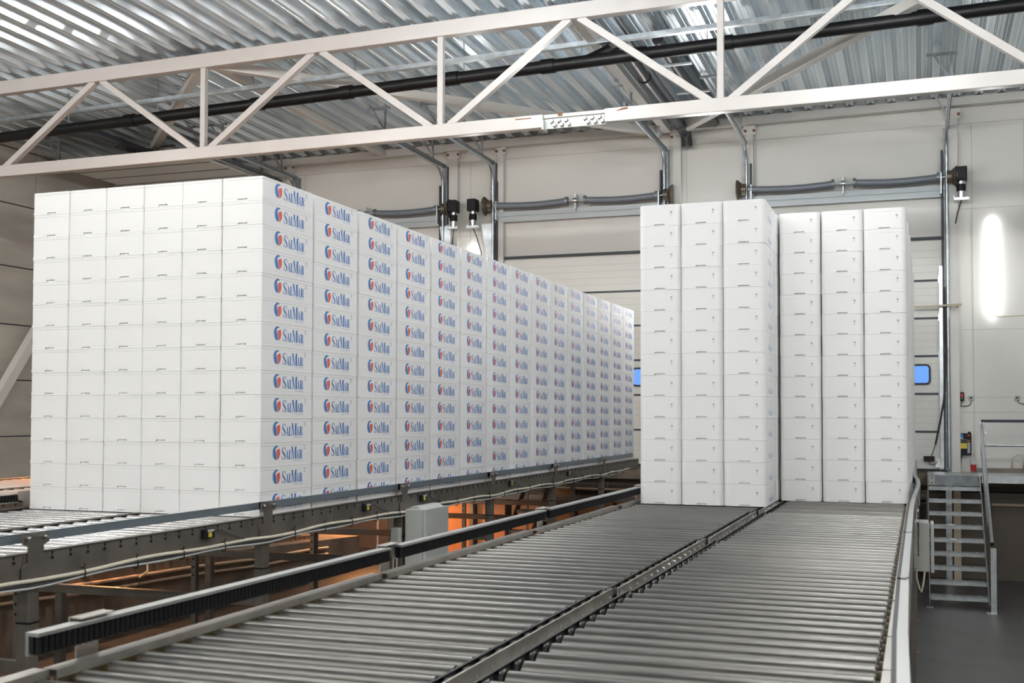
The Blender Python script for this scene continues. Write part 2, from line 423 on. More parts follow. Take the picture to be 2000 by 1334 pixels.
def warm_lamp(x, y, z, power, label, rad=.12, up=True):
    r = thing('warm_work_lamp', (x, y, z), label, 'lamp')
    b = MB()
    b.cyl((x, y, z+.10), (x, y, z+.34), .22, 20, r2=.08); 
    b.cyl((x, y+.3, FL), (x, y+.3, z+.36), .03, 8); b.beam((x, y+.3, z+.34), (x, y, z+.34), .04, .04)
    b.build('shade', galv_dull, r)
    b = MB(); b.cyl((x, y, z-.04), (x, y, z+.10), .07, 12); b.build('bulb', warm_m, r)
    ld = bpy.data.lights.new('warm_work_light', 'SPOT'); ld.spot_size = math.radians(165); ld.spot_blend = .3; ld.energy = power; ld.color = (1, .46, .18) if z > -.5 else (1, .40, .12); ld.shadow_soft_size = rad
    lo = bpy.data.objects.new('warm_work_light', ld); COL.objects.link(lo); lo.location = (x, y, z-.15+ZO)
    lo.parent = r; lo.location = (0, 0, -.15)
    if z > -.5:
        lp = bpy.data.lights.new('warm_glow_light', 'POINT'); lp.energy = power*.22; lp.color = (1, .52, .28); lp.shadow_soft_size = .2
        l2 = bpy.data.objects.new('warm_glow_light', lp); COL.objects.link(l2); l2.parent = r; l2.location = (0, 0, .5)
warm_lamp(-10.4, 12.4, .25, 480, 'warm orange work lamp on a post hidden behind the printed boxes')
warm_lamp(-10.2, 20.3, -1.15, 230, 'warm orange lamp low under the far conveyors', .06, up=False)

# ------------------------------------------------------------ roof truss and bracing
def truss(y, nodes_b, x0, x1, label):
    r = thing('roof_truss', (-5, y, 4.2), label, 'truss')
    def tz(x): return 5.935 + .012*(x+5)
    def bz(x): return 4.345 + .0035*(x+5)
    b = MB(); b.beam((x0, y, tz(x0)), (x1, y, tz(x1)), .16, .235); b.build('top_chord', dim_beam_m, r, bevel=.012)
    b = MB(); b.beam((x0, y, bz(x0)), (-5.22, y, bz(-5.22)), .15, .20); b.beam((-4.28, y, bz(-4.28)), (x1, y, bz(x1)), .15, .20)
    b.beam((-5.3, y+.02, bz(-5)+.07), (-4.2, y+.02, bz(-4.3)+.07), .10, .06)
    bc = b.build('bottom_chord', [dim_beam_m], r, bevel=.012)
    b = MB(); b.beam((-5.22, y+.01, bz(-5)-.03), (-4.28, y+.01, bz(-4.3)-.03), .012, .16); b.box(-5.23, -5.20, y-.11, y+.09, bz(-5)-.14, bz(-5)-.0); b.build('splice_plate', cab_m, bc)
    for i in range(6):
        for k in range(2):
            xx = -5.10 + i*.11 + (0.18 if i > 2 else 0) + k*.045; zz = bz(xx)-.005-.06*k
            b = MB(); b.cyl((xx, y-.045, zz), (xx, y+.0, zz), .030, 6); b.cyl((xx, y-.05, zz-.026), (xx, y-.03, zz-.038), .009, 6, 1)
            b.build('splice_bolt', [galv_dull, rust], bc)
    b = MB(); b.box(-5.65, -5.4, y-.078, y-.075, bz(-5)+.045, bz(-5)+.06); b.box(-5.0, -4.93, y-.04, y-.035, bz(-5)+.06, bz(-5)+.10)
    b.prism([(-4.12, bz(-4)+.04), (-3.93, bz(-4)+.06), (-3.93, bz(-4)+.085), (-4.02, bz(-4)+.08)], 'y', y-.078, y-.075); b.build('rust_patch', rust, bc)
    for nb in nodes_b:
        if x0 < nb < x1 and nb > -15:
            b = MB(); b.beam((nb, y, bz(nb)+.09), (nb, y, tz(nb)-.11), .09, .09, up=(0, 1, 0)); b.build('web_post', dim_beam_m, r)
        for sgn in (-1, 1):
            xt = nb + sgn*2.07; xb = nb + sgn*.13
            if x0 < xt < x1:
                b = MB(); b.beam((xb, y, bz(nb)+.06), (xt, y, tz(xt)-.10), .10, .105, up=(0, 1, 0)); b.build('web_diagonal', dim_beam_m, r)
    return r
truss(16.0, [-15.46+4.285*i for i in range(6)], -18.4, 8.8, 'white steel lattice truss crossing the whole picture under the metal roof')
def brace(p, q, w_, h_, label, name='brace_beam'):
    b = MB(); b.beam(p, q, w_, h_); mid = [(a+c)/2 for a, c in zip(p, q)]
    tag(b.build(name, pale_beam_m, origin=tuple(mid), bevel=.01), label, 'beam')
brace((-11.1, 16.12, 5.84), (-4.95, WY-.30, 5.74), .16, .16, 'white bracing beam running from the left truss top down to the column beside the middle door')
brace((.6, 16.12, 5.84), (-4.55, WY-.30, 5.74), .16, .16, 'white bracing beam slanting from upper right to the column left of the plain boxes')
brace((-11.35, 16.12, 5.84), (-17.7, WY-.30, 5.74), .16, .16, 'white bracing beam slanting down left behind the truss above the raised door')
brace((-11.22, 16.1, 5.94), (-11.22, WY-.24, 5.80), .16, .14, 'white roof beam running back to the wall left of the second door track', 'roof_beam')
brace((-4.80, 16.1, 5.94), (-4.80, WY-.24, 5.80), .16, .14, 'white roof beam running back to the wall beside the dark grey pipe', 'roof_beam')
brace((LX+.35, 17.2, -1.9), (LX+.35, 23.0, 6.0), .18, .22, 'white diagonal brace in front of the concrete wall at far left')

# ------------------------------------------------------------ pipes under the roof
def pl(x): return 5.30 + .0235*(x+16.6)
path = [(x, 17.2, pl(x)) for x in [-18.4 + i*1.0 for i in range(28)]]
r = thing('drain_pipe', (-5, 17.2, 5.4), 'long black drain pipe hanging across the hall behind the truss', 'pipe')
b = MB(); b.tube(path, .10, 20); b.build('pipe_run', pipe_m, r)
for x in (-17.4, -13.6, -10.9, -9.15, -7.2, -5.55, -4.05, -2.72, .12, 3.0):
    b = MB(); b.cyl((x-.11, 17.2, pl(x)), (x+.11, 17.2, pl(x)+.004), .118, 20); b.build('pipe_collar', pipe_m, r)
b = MB(); b.tube([(-5.35, 17.2, pl(-5.3)), (-4.9, 17.23, pl(-5)+.02), (-4.65, 17.32, 5.72), (-4.48, 17.4, 5.84)], .095, 18); b.build('branch', pipe_m, r)
r = thing('branch_pipe', (-4.4, 20, 5.6), 'dark grey pipe running back from the black drain pipe to the wall', 'pipe')
b = MB(); b.tube([(-4.52, 17.25, 5.86), (-4.45, 17.45, 5.90), (-4.42, 17.7, 5.88), (-4.42, 19.4, 5.80), (-4.42, 22.2, 5.72), (-4.42, 22.5, 5.70)], .10, 18); b.build('pipe_run', pipe_g, r)
for y in (19.2, 22.2):
    b = MB(); b.cyl((-4.42, y-.1, 5.81 if y < 20 else 5.725), (-4.42, y+.1, 5.80 if y < 20 else 5.72), .12, 18); b.build('pipe_collar', pipe_g, r)
b = MB(); b.tube([(-4.42, 22.5, 5.70), (-4.40, 22.68, 5.66), (-4.38, 22.72, 5.5), (-4.38, 22.72, 5.40)], .11, 16); b.build('elbow', pipe_g, r)
r = thing('parallel_pipe', (-3.8, 20, 5.9), 'second grey pipe lying close under the roof beside the branch pipe', 'pipe')
b = MB(); b.tube([(-3.86, 17.6, 5.94), (-3.80, 22.6, 5.82)], .09, 16); b.build('pipe_run', pipe_g, r)
for y in (18.6, 20.3, 21.8):
    b = MB(); b.box(-4.1, -3.5, y-.03, y+.03, 5.80, 5.83); b.build('pipe_clamp', galv, r)
r = thing('left_pipe', (-17, 19, 5.5), 'dark pipe running back to the wall under the roof corner above the raised door', 'pipe')
b = MB(); b.tube([(-16.2, 17.4, 5.40), (-15.9, 17.9, 5.55), (-15.6, 18.6, 5.62), (-15.6, 22.8, 5.56)], .10, 16); b.build('pipe_run', pipe_g, r)
for y in (19.4, 21.2):
    b = MB(); b.cyl((-15.6, y-.1, 5.61), (-15.6, y+.1, 5.60), .12, 16); b.build('pipe_collar', pipe_g, r)
b = MB(); b.box(-16.3, -15.0, 20.4, 20.46, 5.73, 5.77); b.build('pipe_clamp', galv_dull, r)
# cable channel the pipe hangs from
def chz(x): return 5.62 + .0205*(x+16.6)
r = thing('hanger_channel', (-5, 17.2, 5.7), 'thin galvanised channel above the long black pipe', 'channel')
b = MB(); b.beam((-18.4, 17.2, chz(-18.4)), (6, 17.2, chz(6)), .10, .075); b.beam((-18.4, 17.14, chz(-18.4)-.01), (6, 17.14, chz(6)-.01), .02, .02); b.build('channel', galv, r)
for i in range(10):
    x = -17.0 + i*2.0
    b = MB(); b.cyl((x, 17.2, pl(x)+.08), (x, 17.2, roofz(x)), .008, 6); b.build('hanger_rod', galv_dull, r)

# ------------------------------------------------------------ foam fish boxes
BW, BL, BH = .3968, .8746, 2.834/14
# letters of the printed name: outlines made of ribbons of varying width
def ribbon(mb, pts, ws, mp, mi=0):
    L, R = [], []
    n = len(pts)
    for i in range(n):
        a = Vector(pts[max(i-1, 0)]); c = Vector(pts[min(i+1, n-1)]); d = (c-a).normalized(); nn = Vector((-d.y, d.x))
        p = Vector(pts[i]); L.append(p+nn*ws[i]/2); R.append(p-nn*ws[i]/2)
    for i in range(n-1):
        mb.face([mp(*R[i]), mp(*R[i+1]), mp(*L[i+1]), mp(*L[i])], mi)
def rect(mb, x0, y0, x1, y1, mp, mi=0, sk=0.):
    mb.face([mp(x0, y0), mp(x1, y0), mp(x1+sk, y1), mp(x0+sk, y1)], mi)
def gS(mb, x, w_, h, mp):
    P = [(.92,.70),(.86,.90),(.55,.985),(.22,.90),(.14,.74),(.30,.58),(.62,.44),(.84,.28),(.80,.10),(.48,.015),(.16,.08),(.06,.30)]
    W = [.04,.06,.07,.14,.22,.27,.28,.26,.16,.07,.06,.04]
    ribbon(mb, [(x+p[0]*w_, p[1]*h) for p in P], [v*w_*1.15 for v in W], mp)
    rect(mb, x+.88*w_, .70*h, x+.96*w_, .99*h, mp); rect(mb, x+.02*w_, .0, x+.09*w_, .30*h, mp)
def gA(mb, x, w_, h, mp):
    mb.face([mp(x+.08*w_, 0), mp(x+.17*w_, 0), mp(x+.52*w_, h), mp(x+.44*w_, h)])
    mb.face([mp(x+.60*w_, 0), mp(x+.92*w_, 0), mp(x+.56*w_, h), mp(x+.38*w_, h)])
    rect(mb, x+.22*w_, .28*h, x+.66*w_, .34*h, mp); rect(mb, x, 0, x+.28*w_, .04*h, mp); rect(mb, x+.50*w_, 0, x+w_, .04*h, mp)
def gL(mb, x, w_, h, mp):
    rect(mb, x+.12*w_, 0, x+.50*w_, h, mp); rect(mb, x, .96*h, x+.64*w_, h, mp); rect(mb, x, 0, x+.95*w_, .05*h, mp); mb.face([mp(x+.86*w_, 0), mp(x+.95*w_, 0), mp(x+.98*w_, .32*h)])
def gM(mb, x, w_, h, mp):
    rect(mb, x+.10*w_, 0, x+.15*w_, h, mp); mb.face([mp(x+.40*w_, 0), mp(x+.50*w_, 0), mp(x+.30*w_, h), mp(x+.06*w_, h)])
    mb.face([mp(x+.42*w_, 0), mp(x+.48*w_, 0), mp(x+.76*w_, h), mp(x+.70*w_, h)]); rect(mb, x+.68*w_, 0, x+.92*w_, h, mp)
    rect(mb, x, 0, x+.25*w_, .035*h, mp); rect(mb, x+.60*w_, 0, x+w_, .035*h, mp); rect(mb, x, .965*h, x+.30*w_, h, mp); rect(mb, x+.68*w_, .965*h, x+w_, h, mp)
def gR(mb, x, w_, h, mp):
    rect(mb, x+.12*w_, 0, x+.44*w_, h, mp); rect(mb, x, 0, x+.56*w_, .04*h, mp); rect(mb, x, .96*h, x+.5*w_, h, mp)
    ribbon(mb, [(x+.42*w_, .975*h), (x+.66*w_, .93*h), (x+.78*w_, .75*h), (x+.66*w_, .56*h), (x+.42*w_, .50*h)], [.05*w_, .14*w_, .26*w_, .14*w_, .05*w_], mp)
    mb.face([mp(x+.50*w_, .52*h), mp(x+.66*w_, .02*h), mp(x+1.0*w_, 0), mp(x+.98*w_, .05*h), mp(x+.88*w_, .08*h), mp(x+.74*w_, .52*h)])
def text_mesh(body, size, mp, mb, mi=0):
    cu = bpy.data.curves.new('print_text', 'FONT'); cu.body = body; cu.size = size; cu.resolution_u = 1
    o = bpy.data.objects.new('print_text', cu); COL.objects.link(o)
    dg = bpy.context.evaluated_depsgraph_get(); me = o.evaluated_get(dg).to_mesh()
    vs = [v.co.copy() for v in me.vertices]
    for p in me.polygons: mb.face([mp(vs[i].x, vs[i].y) for i in p.vertices], mi)
    wdt = max(v.x for v in vs) if vs else 0
    o.evaluated_get(dg).to_mesh_clear(); bpy.data.objects.remove(o); bpy.data.curves.remove(cu)
    return wdt

def salmon_logo():
    # printed on the long side (x = +side), u = along y, v = up from box bottom; box side starts at u=0
    mb = MB(); E = BW/2 - .003 + .0010
    def mp(u, v): return (E, u, v)
    # round emblem
    cx, cy, rx, ry = .247, BH-.086, .060, .0605
    def em(a, b_): return mp(cx+a*rx, cy+b_*ry)
    outer = [(math.cos(math.radians(t)), math.sin(math.radians(t))) for t in range(58, 262, 10)]
    inner = [(-.02,-.98),(.06,-.70),(.06,-.40),(-.04,-.10),(-.18,.15),(-.26,.40),(-.18,.62),(.02,.76),(.28,.80)]
    poly = outer + inner
    mb.face([em(a, b_) for a, b_ in poly], 0)
    redp = [(.93,.34),(.99,.10),(.97,-.2),(.86,-.5),(.66,-.75),(.40,-.92),(.06,-.99),(.17,-.72),(.19,-.42),(.09,-.15),(-.01,.08),(.0,.28),(.12,.44),(.34,.47),(.54,.50),(.70,.64),(.83,.54)]
    mb.face([em(a, b_) for a, b_ in reversed(redp)], 1)
    for k in range(5):      # fine white gaps in the emblem
        v = -.55+.17*k; a0 = -math.sqrt(1-v*v)
        mb.face([(E+.0004, p[1], p[2]) for p in (em(a0*.98, v), em(a0*.98+.35, v-.02), em(a0*.98+.35, v), em(a0*.98, v+.03))], 2)
    base = BH-.146; x = .335
    def o(u, v): return mp(x+u, base+v)
    gS(mb, .0, .060, .104, o); gA(mb, .062, .052, .078, o); gL(mb, .113, .044, .078, o); gM(mb, .152, .095, .106, o); gA(mb, .240, .048, .078, o); gR(mb, .289, .058, .078, o)
    sub = lambda u, v: mp(.535+u, BH-.167+v)
    text_mesh('Passion for Salmon', .0195, sub, mb, 3)
    # small quality mark upper right
    ribbon(mb, [(.715+.010*math.cos(t), BH-.040+.014*math.sin(t)) for t in [2.2+i*.75 for i in range(8)]], [.003]*8, mp, 3)
    rect(mb, .711, BH-.046, .716, BH-.030, mp, 3); rect(mb, .690, BH-.0635, .745, BH-.0605, mp, 3)
    rect(mb, .33, BH-.168, .39, BH-.1665, mp, 4)
    return mb
def rounded(wd, ln, r, n=7, x0=None):
    pts = []
    for cx, cy, t0 in ((wd/2-r, r, -90), (wd/2-r, ln-r, 0), (-wd/2+r, ln-r, 90), (-wd/2+r, r, 180)):
        for q in range(n+1):
            t = math.radians(t0+q*90/n); pts.append((cx+r*math.cos(t), cy+r*math.sin(t)))
    return pts
def clip(pts, s, x):   # keep the side s*(px - x) > 0
    out = []
    for i in range(len(pts)):
        a, c = pts[i], pts[(i+1) % len(pts)]
        ia, ic = s*(a[0]-x) > 0, s*(c[0]-x) > 0
        if ia: out.append(a)
        if ia != ic:
            t = (x-a[0])/(c[0]-a[0]); out.append((x, a[1]+t*(c[1]-a[1])))
    return out
def rprism(mb, pts, z0, z1, topr=0.):
    b0 = len(mb.f); mb.prism(pts, 'z', z0, z1)
    n = len(pts)
    for k in range(b0+2, b0+2+n): mb.sm[k] = True
def scallop_profile(wd, zt):
    h = wd/2; p = [(-h, .0), (-.047, .0), (-.047, .018)]
    for k in range(4):
        x0 = -.047+.0235*k
        for q in range(1, 5): p.append((x0+.0235*q/4, .018+.0075*math.sin(PI*q/4)))
    p += [(.047, .0), (h, .0), (h, zt), (-h, zt)]
    return p
def make_printed_box(with_logo):
    # origin: bottom centre of the near end
    wd = BW-.006; ln = BL-.038
    mb = MB(); P = rounded(wd, ln, .009, 3)
    rprism(mb, P, .0265, BH-.0245)
    Q = [(x, max(y, .010)) for x, y in P if not (y < .009)] + []
    mb.box(-wd/2+.0005, wd/2-.0005, .018, ln-.004, 0, .0265)
    for q in (clip(P, -1, -.047), clip(P, 1, .047)):
        q2 = []
        for x, y in q:
            if y <= .03: q2.append((x, y))
        xs = [p[0] for p in q2]
        mb.box(min(xs)+.001, max(xs)-.001 if max(xs) > .1 else max(xs), .0005, .0182, 0, .0265)
    prof = [(-.047, .0265), (-.047, .017)]
    for k in range(4):
        for q in range(1, 5): prof.append((-.047+.0235*(k+q/4), .017+.0065*math.sin(PI*q/4)))
    prof += [(.047, .0265)]
    mb.prism(prof, 'y', .0005, .011)
    mb.face([(-.047, .003, .0005), (.047, .003, .0005), (.047, .017, .0225), (-.047, .017, .0225)])
    mb.box(-wd/2+.008, wd/2-.008, .004, ln-.004, BH-.0245, BH-.0215)
    o = mb.build('fish_box', foam, origin=(0, 0, 0))
    mb = MB(); rprism(mb, [(x, y) for x, y in rounded(wd-.0015, ln-.001, .009, 3)], BH-.0222, BH-.0018); mb.build('lid', foam, o)
    if with_logo:
        lg = salmon_logo().build('printed_emblem', [ink_blue, ink_red, foam, ink_light, ink_pale], o, fix=False); lg['label'] = 'blue lettering with a round blue and red emblem'
    return o
bx_plain = make_printed_box(False); bx_logo = make_printed_box(True)
X0, Y0 = -5.128, 8.178
used = {id(bx_plain): False, id(bx_logo): False}
def place(proto, loc, label, group):
    if not used[id(proto)]:
        used[id(proto)] = True; proto.location = (loc[0], loc[1], loc[2]+ZO); o = proto
    else: o = dup(proto, loc)
    tag(o, label, 'box', group); return o
fronts = ['leftmost', 'second', 'third', 'fourth', 'fifth']
for c in range(5):
    jx, jy = random.uniform(-.003, .003), random.uniform(-.004, .004) + (.0 if c in (3,) else .004)
    for i in range(14):
        x = X0 - BW*(6-c) + BW/2 + jx + random.uniform(-.0012, .0012)
        lab = 'plain foam box end, %s in %s stack of the left front row' % (level(i+1), fronts[c])
        place(bx_plain, (x, Y0+jy+random.uniform(-.0015, .0015), CZ+BH*i), lab, 'foam boxes in the front row of the printed block')
for c in range(15):
    jx = random.uniform(-.004, .004)
    for i in range(14):
        nm = 'corner stack' if c == 0 else ('last stack back' if c == 14 else ORD[c+1] + ' stack back')
        lab = 'foam box with blue-red print, %s in the %s' % (level(i+1), nm)
        place(bx_logo, (X0-BW/2+jx+random.uniform(-.0015, .0015), Y0+BL*c+random.uniform(-.002, .002), CZ+BH*i), lab, 'printed foam boxes along the side of the block')

# rounded boxes of the two right-hand stacks
RH = (2.0145-CZ)/14; RW = .401; RL = .83
def make_round_box(mark, logo):
    wd, ln, r = RW-.004, RL, .055
    mb = MB(); P = rounded(wd, ln, r)
    rprism(mb, P, .017, RH-.0010)
    for s, x in ((-1, -.050), (1, .050)):
        q = clip(P, s, x); rprism(mb, q, .0006, .017)
    mb.box(-.052, .052, .022, ln-.004, .0006, .017)
    mb.face([(-.050, .003, .001), (.050, .003, .001), (.050, .020, .0160), (-.050, .020, .0160)])
    # sloping upper lip of the drain notch and the shallow moulded seam under the lid
    o = mb.build('rounded_fish_box', foam2, origin=(0, 0, 0))
    mb = MB(); P2 = rounded(wd-.09, .004, .0015, 2); mb.box(-wd/2+.062, wd/2-.062, -.0012, .002, RH-.0345, RH-.0010); mb.build('lid_band', foam2, o)
    if mark:
        mb = MB(); E = -.0022; zz = RH*.66; xx = .105
        for k, (a, c) in enumerate(((0, 1), (0, .6), (.3, 1), (0, .8), (.2, 1))): mb.box(xx+.018*a, xx+.018*c, E, E+.001, zz-.0035*k, zz-.0035*k+.0024, 0)
        mb.box(xx+.014, xx+.018, E, E+.001, zz-.012, zz+.003, 0)
        for k in range(3): mb.box(xx+.003+.005*k, xx+.006+.005*k, E, E+.001, zz-.038, zz-.022, 1)
        m_ = mb.build('printed_mark', [ink_grey, ink_pale], o); 
    if logo:
        mb = MB(); E = wd/2+.0006
        mp = lambda u, v: (E, u, v)
        ribbon(mb, [(.40, .120), (.385, .135), (.395, .155), (.42, .168), (.415, .182)], [.014, .022, .018, .012, .003], mp, 1)
        rect(mb, .385, .075, .41, .108, mp, 2)
        def tm(u, v): return mp(.20+u, .028+v)
        text_mesh('Hísand', .085, lambda u, v: tm(u*1.25, v), mb, 0)
        lg = mb.build('printed_name', [ink_light, ink_orange, ink_pale], o, fix=False); lg['label'] = 'blue name under an orange mark'
    return o
rb = make_round_box(True, False); rl = make_round_box(True, True); rs = make_round_box(False, False)
used.update({id(rb): False, id(rl): False, id(rs): False})
cols3 = ['left', 'middle', 'right']
for c in range(3):
    jx, jy = random.uniform(-.003, .003), random.uniform(-.004, .004)
    for i in range(14):
        x = -1.341 - RW*(2-c) - RW/2 + .004
        place(rl if c == 2 else rb, (x+jx+random.uniform(-.0015, .0015), 10.737+jy+random.uniform(-.002, .002), CZ+RH*i),
              'rounded foam box, %s in the %s stack of the nearer trio' % (level(i+1), cols3[c]), 'rounded foam boxes in the nearer trio of stacks')
for c in range(3):
    jx, jy = random.uniform(-.003, .003), random.uniform(-.004, .004)
    for i in range(14):
        x = -.104 - .405*(2-c) - .2025 + .001
        ty = .0008*i*(2-c) ; lean = -.0012*(13-i)*0 + .0015*(6-i)*.4
        place(rb, (x+jx+lean*.3+random.uniform(-.0015, .0015), 11.612+jy+random.uniform(-.002, .002), CZ+RH*i),
              'rounded foam box, %s in %s stack of the trio beside the stairs' % (level(i+1), cols3[c]), 'rounded foam boxes in the trio of stacks beside the stairs')
for i in range(14):
    place(rs, (-1.341-RW/2+.006+random.uniform(-.002, .002), 10.737+.846+random.uniform(-.002, .002), CZ+RH*i),
          'foam box edge, %s in the stack hidden behind the right stack of nearer trio' % level(i+1), 'rounded foam boxes behind the nearer trio')
for c in range(9):
    n = 14
    jx = random.uniform(.0, .022) + (.012 if c % 2 else 0)
    for i in range(n):
        place(rs, (-.104-.2025+.008+jx+random.uniform(-.001, .001), 11.612+.90*(c+1), CZ+RH*i),
              'foam box edge, %s in the %s stack behind the trio beside the stairs' % (level(i+1), 'first' if c == 0 else ORD[c+1]), 'rounded foam boxes in the row behind the stacks beside the stairs')

# ------------------------------------------------------------ roller conveyors
RP = .16; RR = .037
def roller_mesh(x0, x1, name='roller'):
    mb = MB(); zc = -RR
    mb.cyl((x0, 0, zc), (x1, 0, zc), RR, 24)
    mb.cyl((x0-.035, 0, zc), (x0, 0, zc), .010, 8, 1); mb.cyl((x1, 0, zc), (x1+.035, 0, zc), .010, 8, 1)
    mb.cyl((x0-.004, 0, zc), (x0-.0005, 0, zc), RR*.8, 16, 1); mb.cyl((x1+.0005, 0, zc), (x1+.004, 0, zc), RR*.8, 16, 1)
    return mb
def place_rollers(root, x0, x1, y0, n, z=CZ, m=None):
    m = m or roller_m
    y = y0+RP/2
    base = WL[root.name]
    mb = roller_mesh(x0, x1); mb.v = [(a, b_+y, c+z) for a, b_, c in mb.v]
    first = mb.build('roller', [m, steel_dk], root, origin=((x0+x1)/2, y, z-RR))
    for i in range(1, n):
        c = first.copy(); COL.objects.link(c); c.parent = root
        c.location = (first.location[0]+random.uniform(-.003, .003), first.location[1]+RP*i, first.location[2]+random.uniform(-.0012, .0006))
    return first
def chain_mesh(xc, y0, n, side, z=CZ):
    mb = MB()
    for i in range(n):
        y = y0+RP*(i+.5)
        for dx in (-.016, .016):
            mb.cyl((xc+dx-.007, y, z-RR), (xc+dx+.007, y, z-RR), .034, 14)
    for zz in (z-.003, z-.058): mb.box(xc-.019, xc-.009, y0, y0+RP*n, zz-.012, zz); 
    return mb
ML = 2.4
def module(k, y0, label, rollers=True):
    nr = 15; y1 = y0+ML-.012
    d = .011*(y0+ML/2-5.4)          # the lane drifts slightly to the right as it recedes
    root = thing('roller_conveyor', (-1.4, y0+ML/2, FL), label, 'conveyor')
    lx0, lx1 = -2.615+d, -1.475+d*.9; cx = -1.405+d; rx0, rx1 = -1.285+d*.8, -.150
    if rollers:
        place_rollers(root, lx0, lx1, y0, nr); place_rollers(root, rx0, rx1, y0, nr)
        chain_mesh(lx1+.024, y0, nr, 1).build('drive_chain', black, root)
        chain_mesh(rx0-.034, y0, nr, -1).build('drive_chain', black, root)
    # centre beam: upright plate with a foot flange and axle bolts
    mb = MB(); mb.box(cx-.006, cx, y0, y1, CZ-.13, CZ+.006); mb.box(cx-.006, cx+.045, y0, y1, CZ-.062, CZ-.058); mb.box(cx+.041, cx+.045, y0, y1, CZ-.066, CZ-.046)
    cb = mb.build('centre_beam', steel, root)
    for i in range(nr if rollers else 0):
        y = y0+RP*(i+.5)
        mb = MB(); mb.cyl((cx, y, CZ-.028), (cx+.006, y, CZ-.028), .010, 6); mb.cyl((cx+.006, y, CZ-.028), (cx+.011, y, CZ-.028), .006, 6); mb.build('axle_bolt', chrome, cb)
    # left side frame
    fl = lx0-.03
    mb = MB(); mb.box(fl-.006, fl, y0, y1, CZ-.19, CZ+.012); mb.box(fl-.062, fl, y0, y1, CZ+.012, CZ+.016); mb.box(fl-.062, fl-.058, y0, y1, CZ-.02, CZ+.012); mb.box(fl-.045, fl, y0, y1, CZ-.19, CZ-.185)
    mb.build('side_frame', steel, root)
    mb = MB()
    for i in range(nr if rollers else 0):
        y = y0+RP*(i+.5); mb.cyl((fl, y, CZ-RR), (fl+.022, y, CZ-RR), .022, 10)
    mb.box(fl, fl+.004, y0, y1, CZ-.05, CZ-.012)
    if rollers: mb.build('bearing_strip', bearing_m, root)
    # right side frame with its pale cover plates
    mb = MB(); mb.box(-.118, -.112, y0, y1, CZ-.22, CZ+.012); mb.box(-.118, -.056, y0, y1, CZ+.012, CZ+.016); mb.box(-.06, -.056, y0, y1, CZ-.22, CZ+.012)
    sf = mb.build('side_frame', steel, root)
    if rollers:
        mb = MB()
        for i in range(nr):
            y = y0+RP*(i+.5); mb.cyl((-.143, y, CZ-RR), (-.118, y, CZ-RR), .024, 10)
        mb.box(-.122, -.118, y0, y1, CZ-.05, CZ-.012)
        mb.build('bearing_strip', bearing_m, root)
        for ys_, ye in ((.01, .9), (.92, 1.5), (1.52, 2.37)):
            mb = MB(); mb.box(-.122, -.052, y0+ys_, y0+ye, CZ+.0165, CZ+.019); mb.build('cover_plate', steel, sf)
    for xx in (fl-.03, cx, -.085):
        mb = MB(); mb.box(xx-.025, xx+.025, y0+.05, y0+.10, FL, CZ-.19)
        mb.box(xx-.07, xx+.07, y0+.02, y0+.13, FL, FL+.012)
        lg = mb.build('leg', steel_dk, root)
        if xx > -.2 or xx < -2:
            mb = MB()
            for q in range(14): mb.cyl((xx, y0+.0485, -1.2-.09*q), (xx, y0+.05, -1.2-.09*q), .011, 8)
            mb.build('leg_holes', black, lg)
    mb = MB(); mb.box(fl-.02, -.085, y0+.055, y0+.095, CZ-.27, CZ-.20); mb.build('cross_beam', steel_dk, root)
    return root
place_names = ['roller conveyor section below the camera at the very bottom edge', 'nearest fully visible section of the wide double roller conveyor', 'second section of the wide double roller conveyor from the camera', 'third section of the wide double roller conveyor from the camera', 'fourth section of the wide double roller conveyor, just in front of the nearer stacks']
for k in range(5): module(k, .635+ML*k, place_names[k])
for k in range(5, 9): module(k, .635+ML*k, 'conveyor section under the rear box stacks beside the stairs', rollers=False)['group'] = 'conveyor sections hidden under the boxes'

# black ribbed guide rails on the left of the wide conveyor
def guide_rail(y0, y1, xo, label, zt=-.715):
    root = thing('guide_rail', (xo, (y0+y1)/2, zt-.07), label, 'rail')
    def X(y): return xo + .011*(y-5.4)
    mb = MB(); mb.beam((X(y0), y0, zt-.006), (X(y1), y1, zt-.006), .055, .012); mb.beam((X(y0)-.02, y0, zt-.04), (X(y1)-.02, y1, zt-.04), .012, .075)
    mb.build('rail_profile', alu, root)
    mb = MB(); n = int((y1-y0)/.027)
    mb.beam((X(y0)+.0, y0, zt-.042), (X(y1), y1, zt-.042), .012, .058)
    for i in range(n):
        y = y0+(i+.5)*(y1-y0)/n
        mb.cyl((X(y)+.014, y, zt-.072), (X(y)+.014, y, zt-.014), .0105, 8)
    mb.build('roller_strip', black, root)
    return root
def guide_bracket(y, xo, label, z0=CZ-.05, zt=-.715):
    X = xo + .011*(y-5.4) - .045
    root = thing('rail_bracket', (X, y, z0), label, 'bracket')
    poly = [(y-.055, z0), (y+.055, z0), (y+.055, zt-.06), (y+.09, zt-.045), (y+.09, zt+.012), (y-.09, zt+.012), (y-.09, zt-.045), (y-.055, zt-.06)]
    mb = MB(); mb.prism(poly, 'x', X-.004, X+.004); mb.box(X, X+.05, y-.085, y+.085, zt+.006, zt+.011); mb.build('plate', steel, root)
    for dy in (-.055, .055):
        mb = MB(); mb.cyl((X+.0, y+dy, zt-.02), (X+.016, y+dy, zt-.02), .014, 6); mb.build('bolt', galv, root)
gr = [(2.99, 5.56, 'nearest black ribbed guide rail with pale top, lower left foreground'), (5.68, 8.17, 'second black ribbed guide rail, in front of the grey cabinet'), (8.27, 11.20, 'third black ribbed guide rail, in front of the orange area'), (11.28, 13.9, 'farthest black ribbed guide rail, ending behind the plain boxes')]
for y0, y1, lb in gr: guide_rail(y0, y1, -2.70, lb)
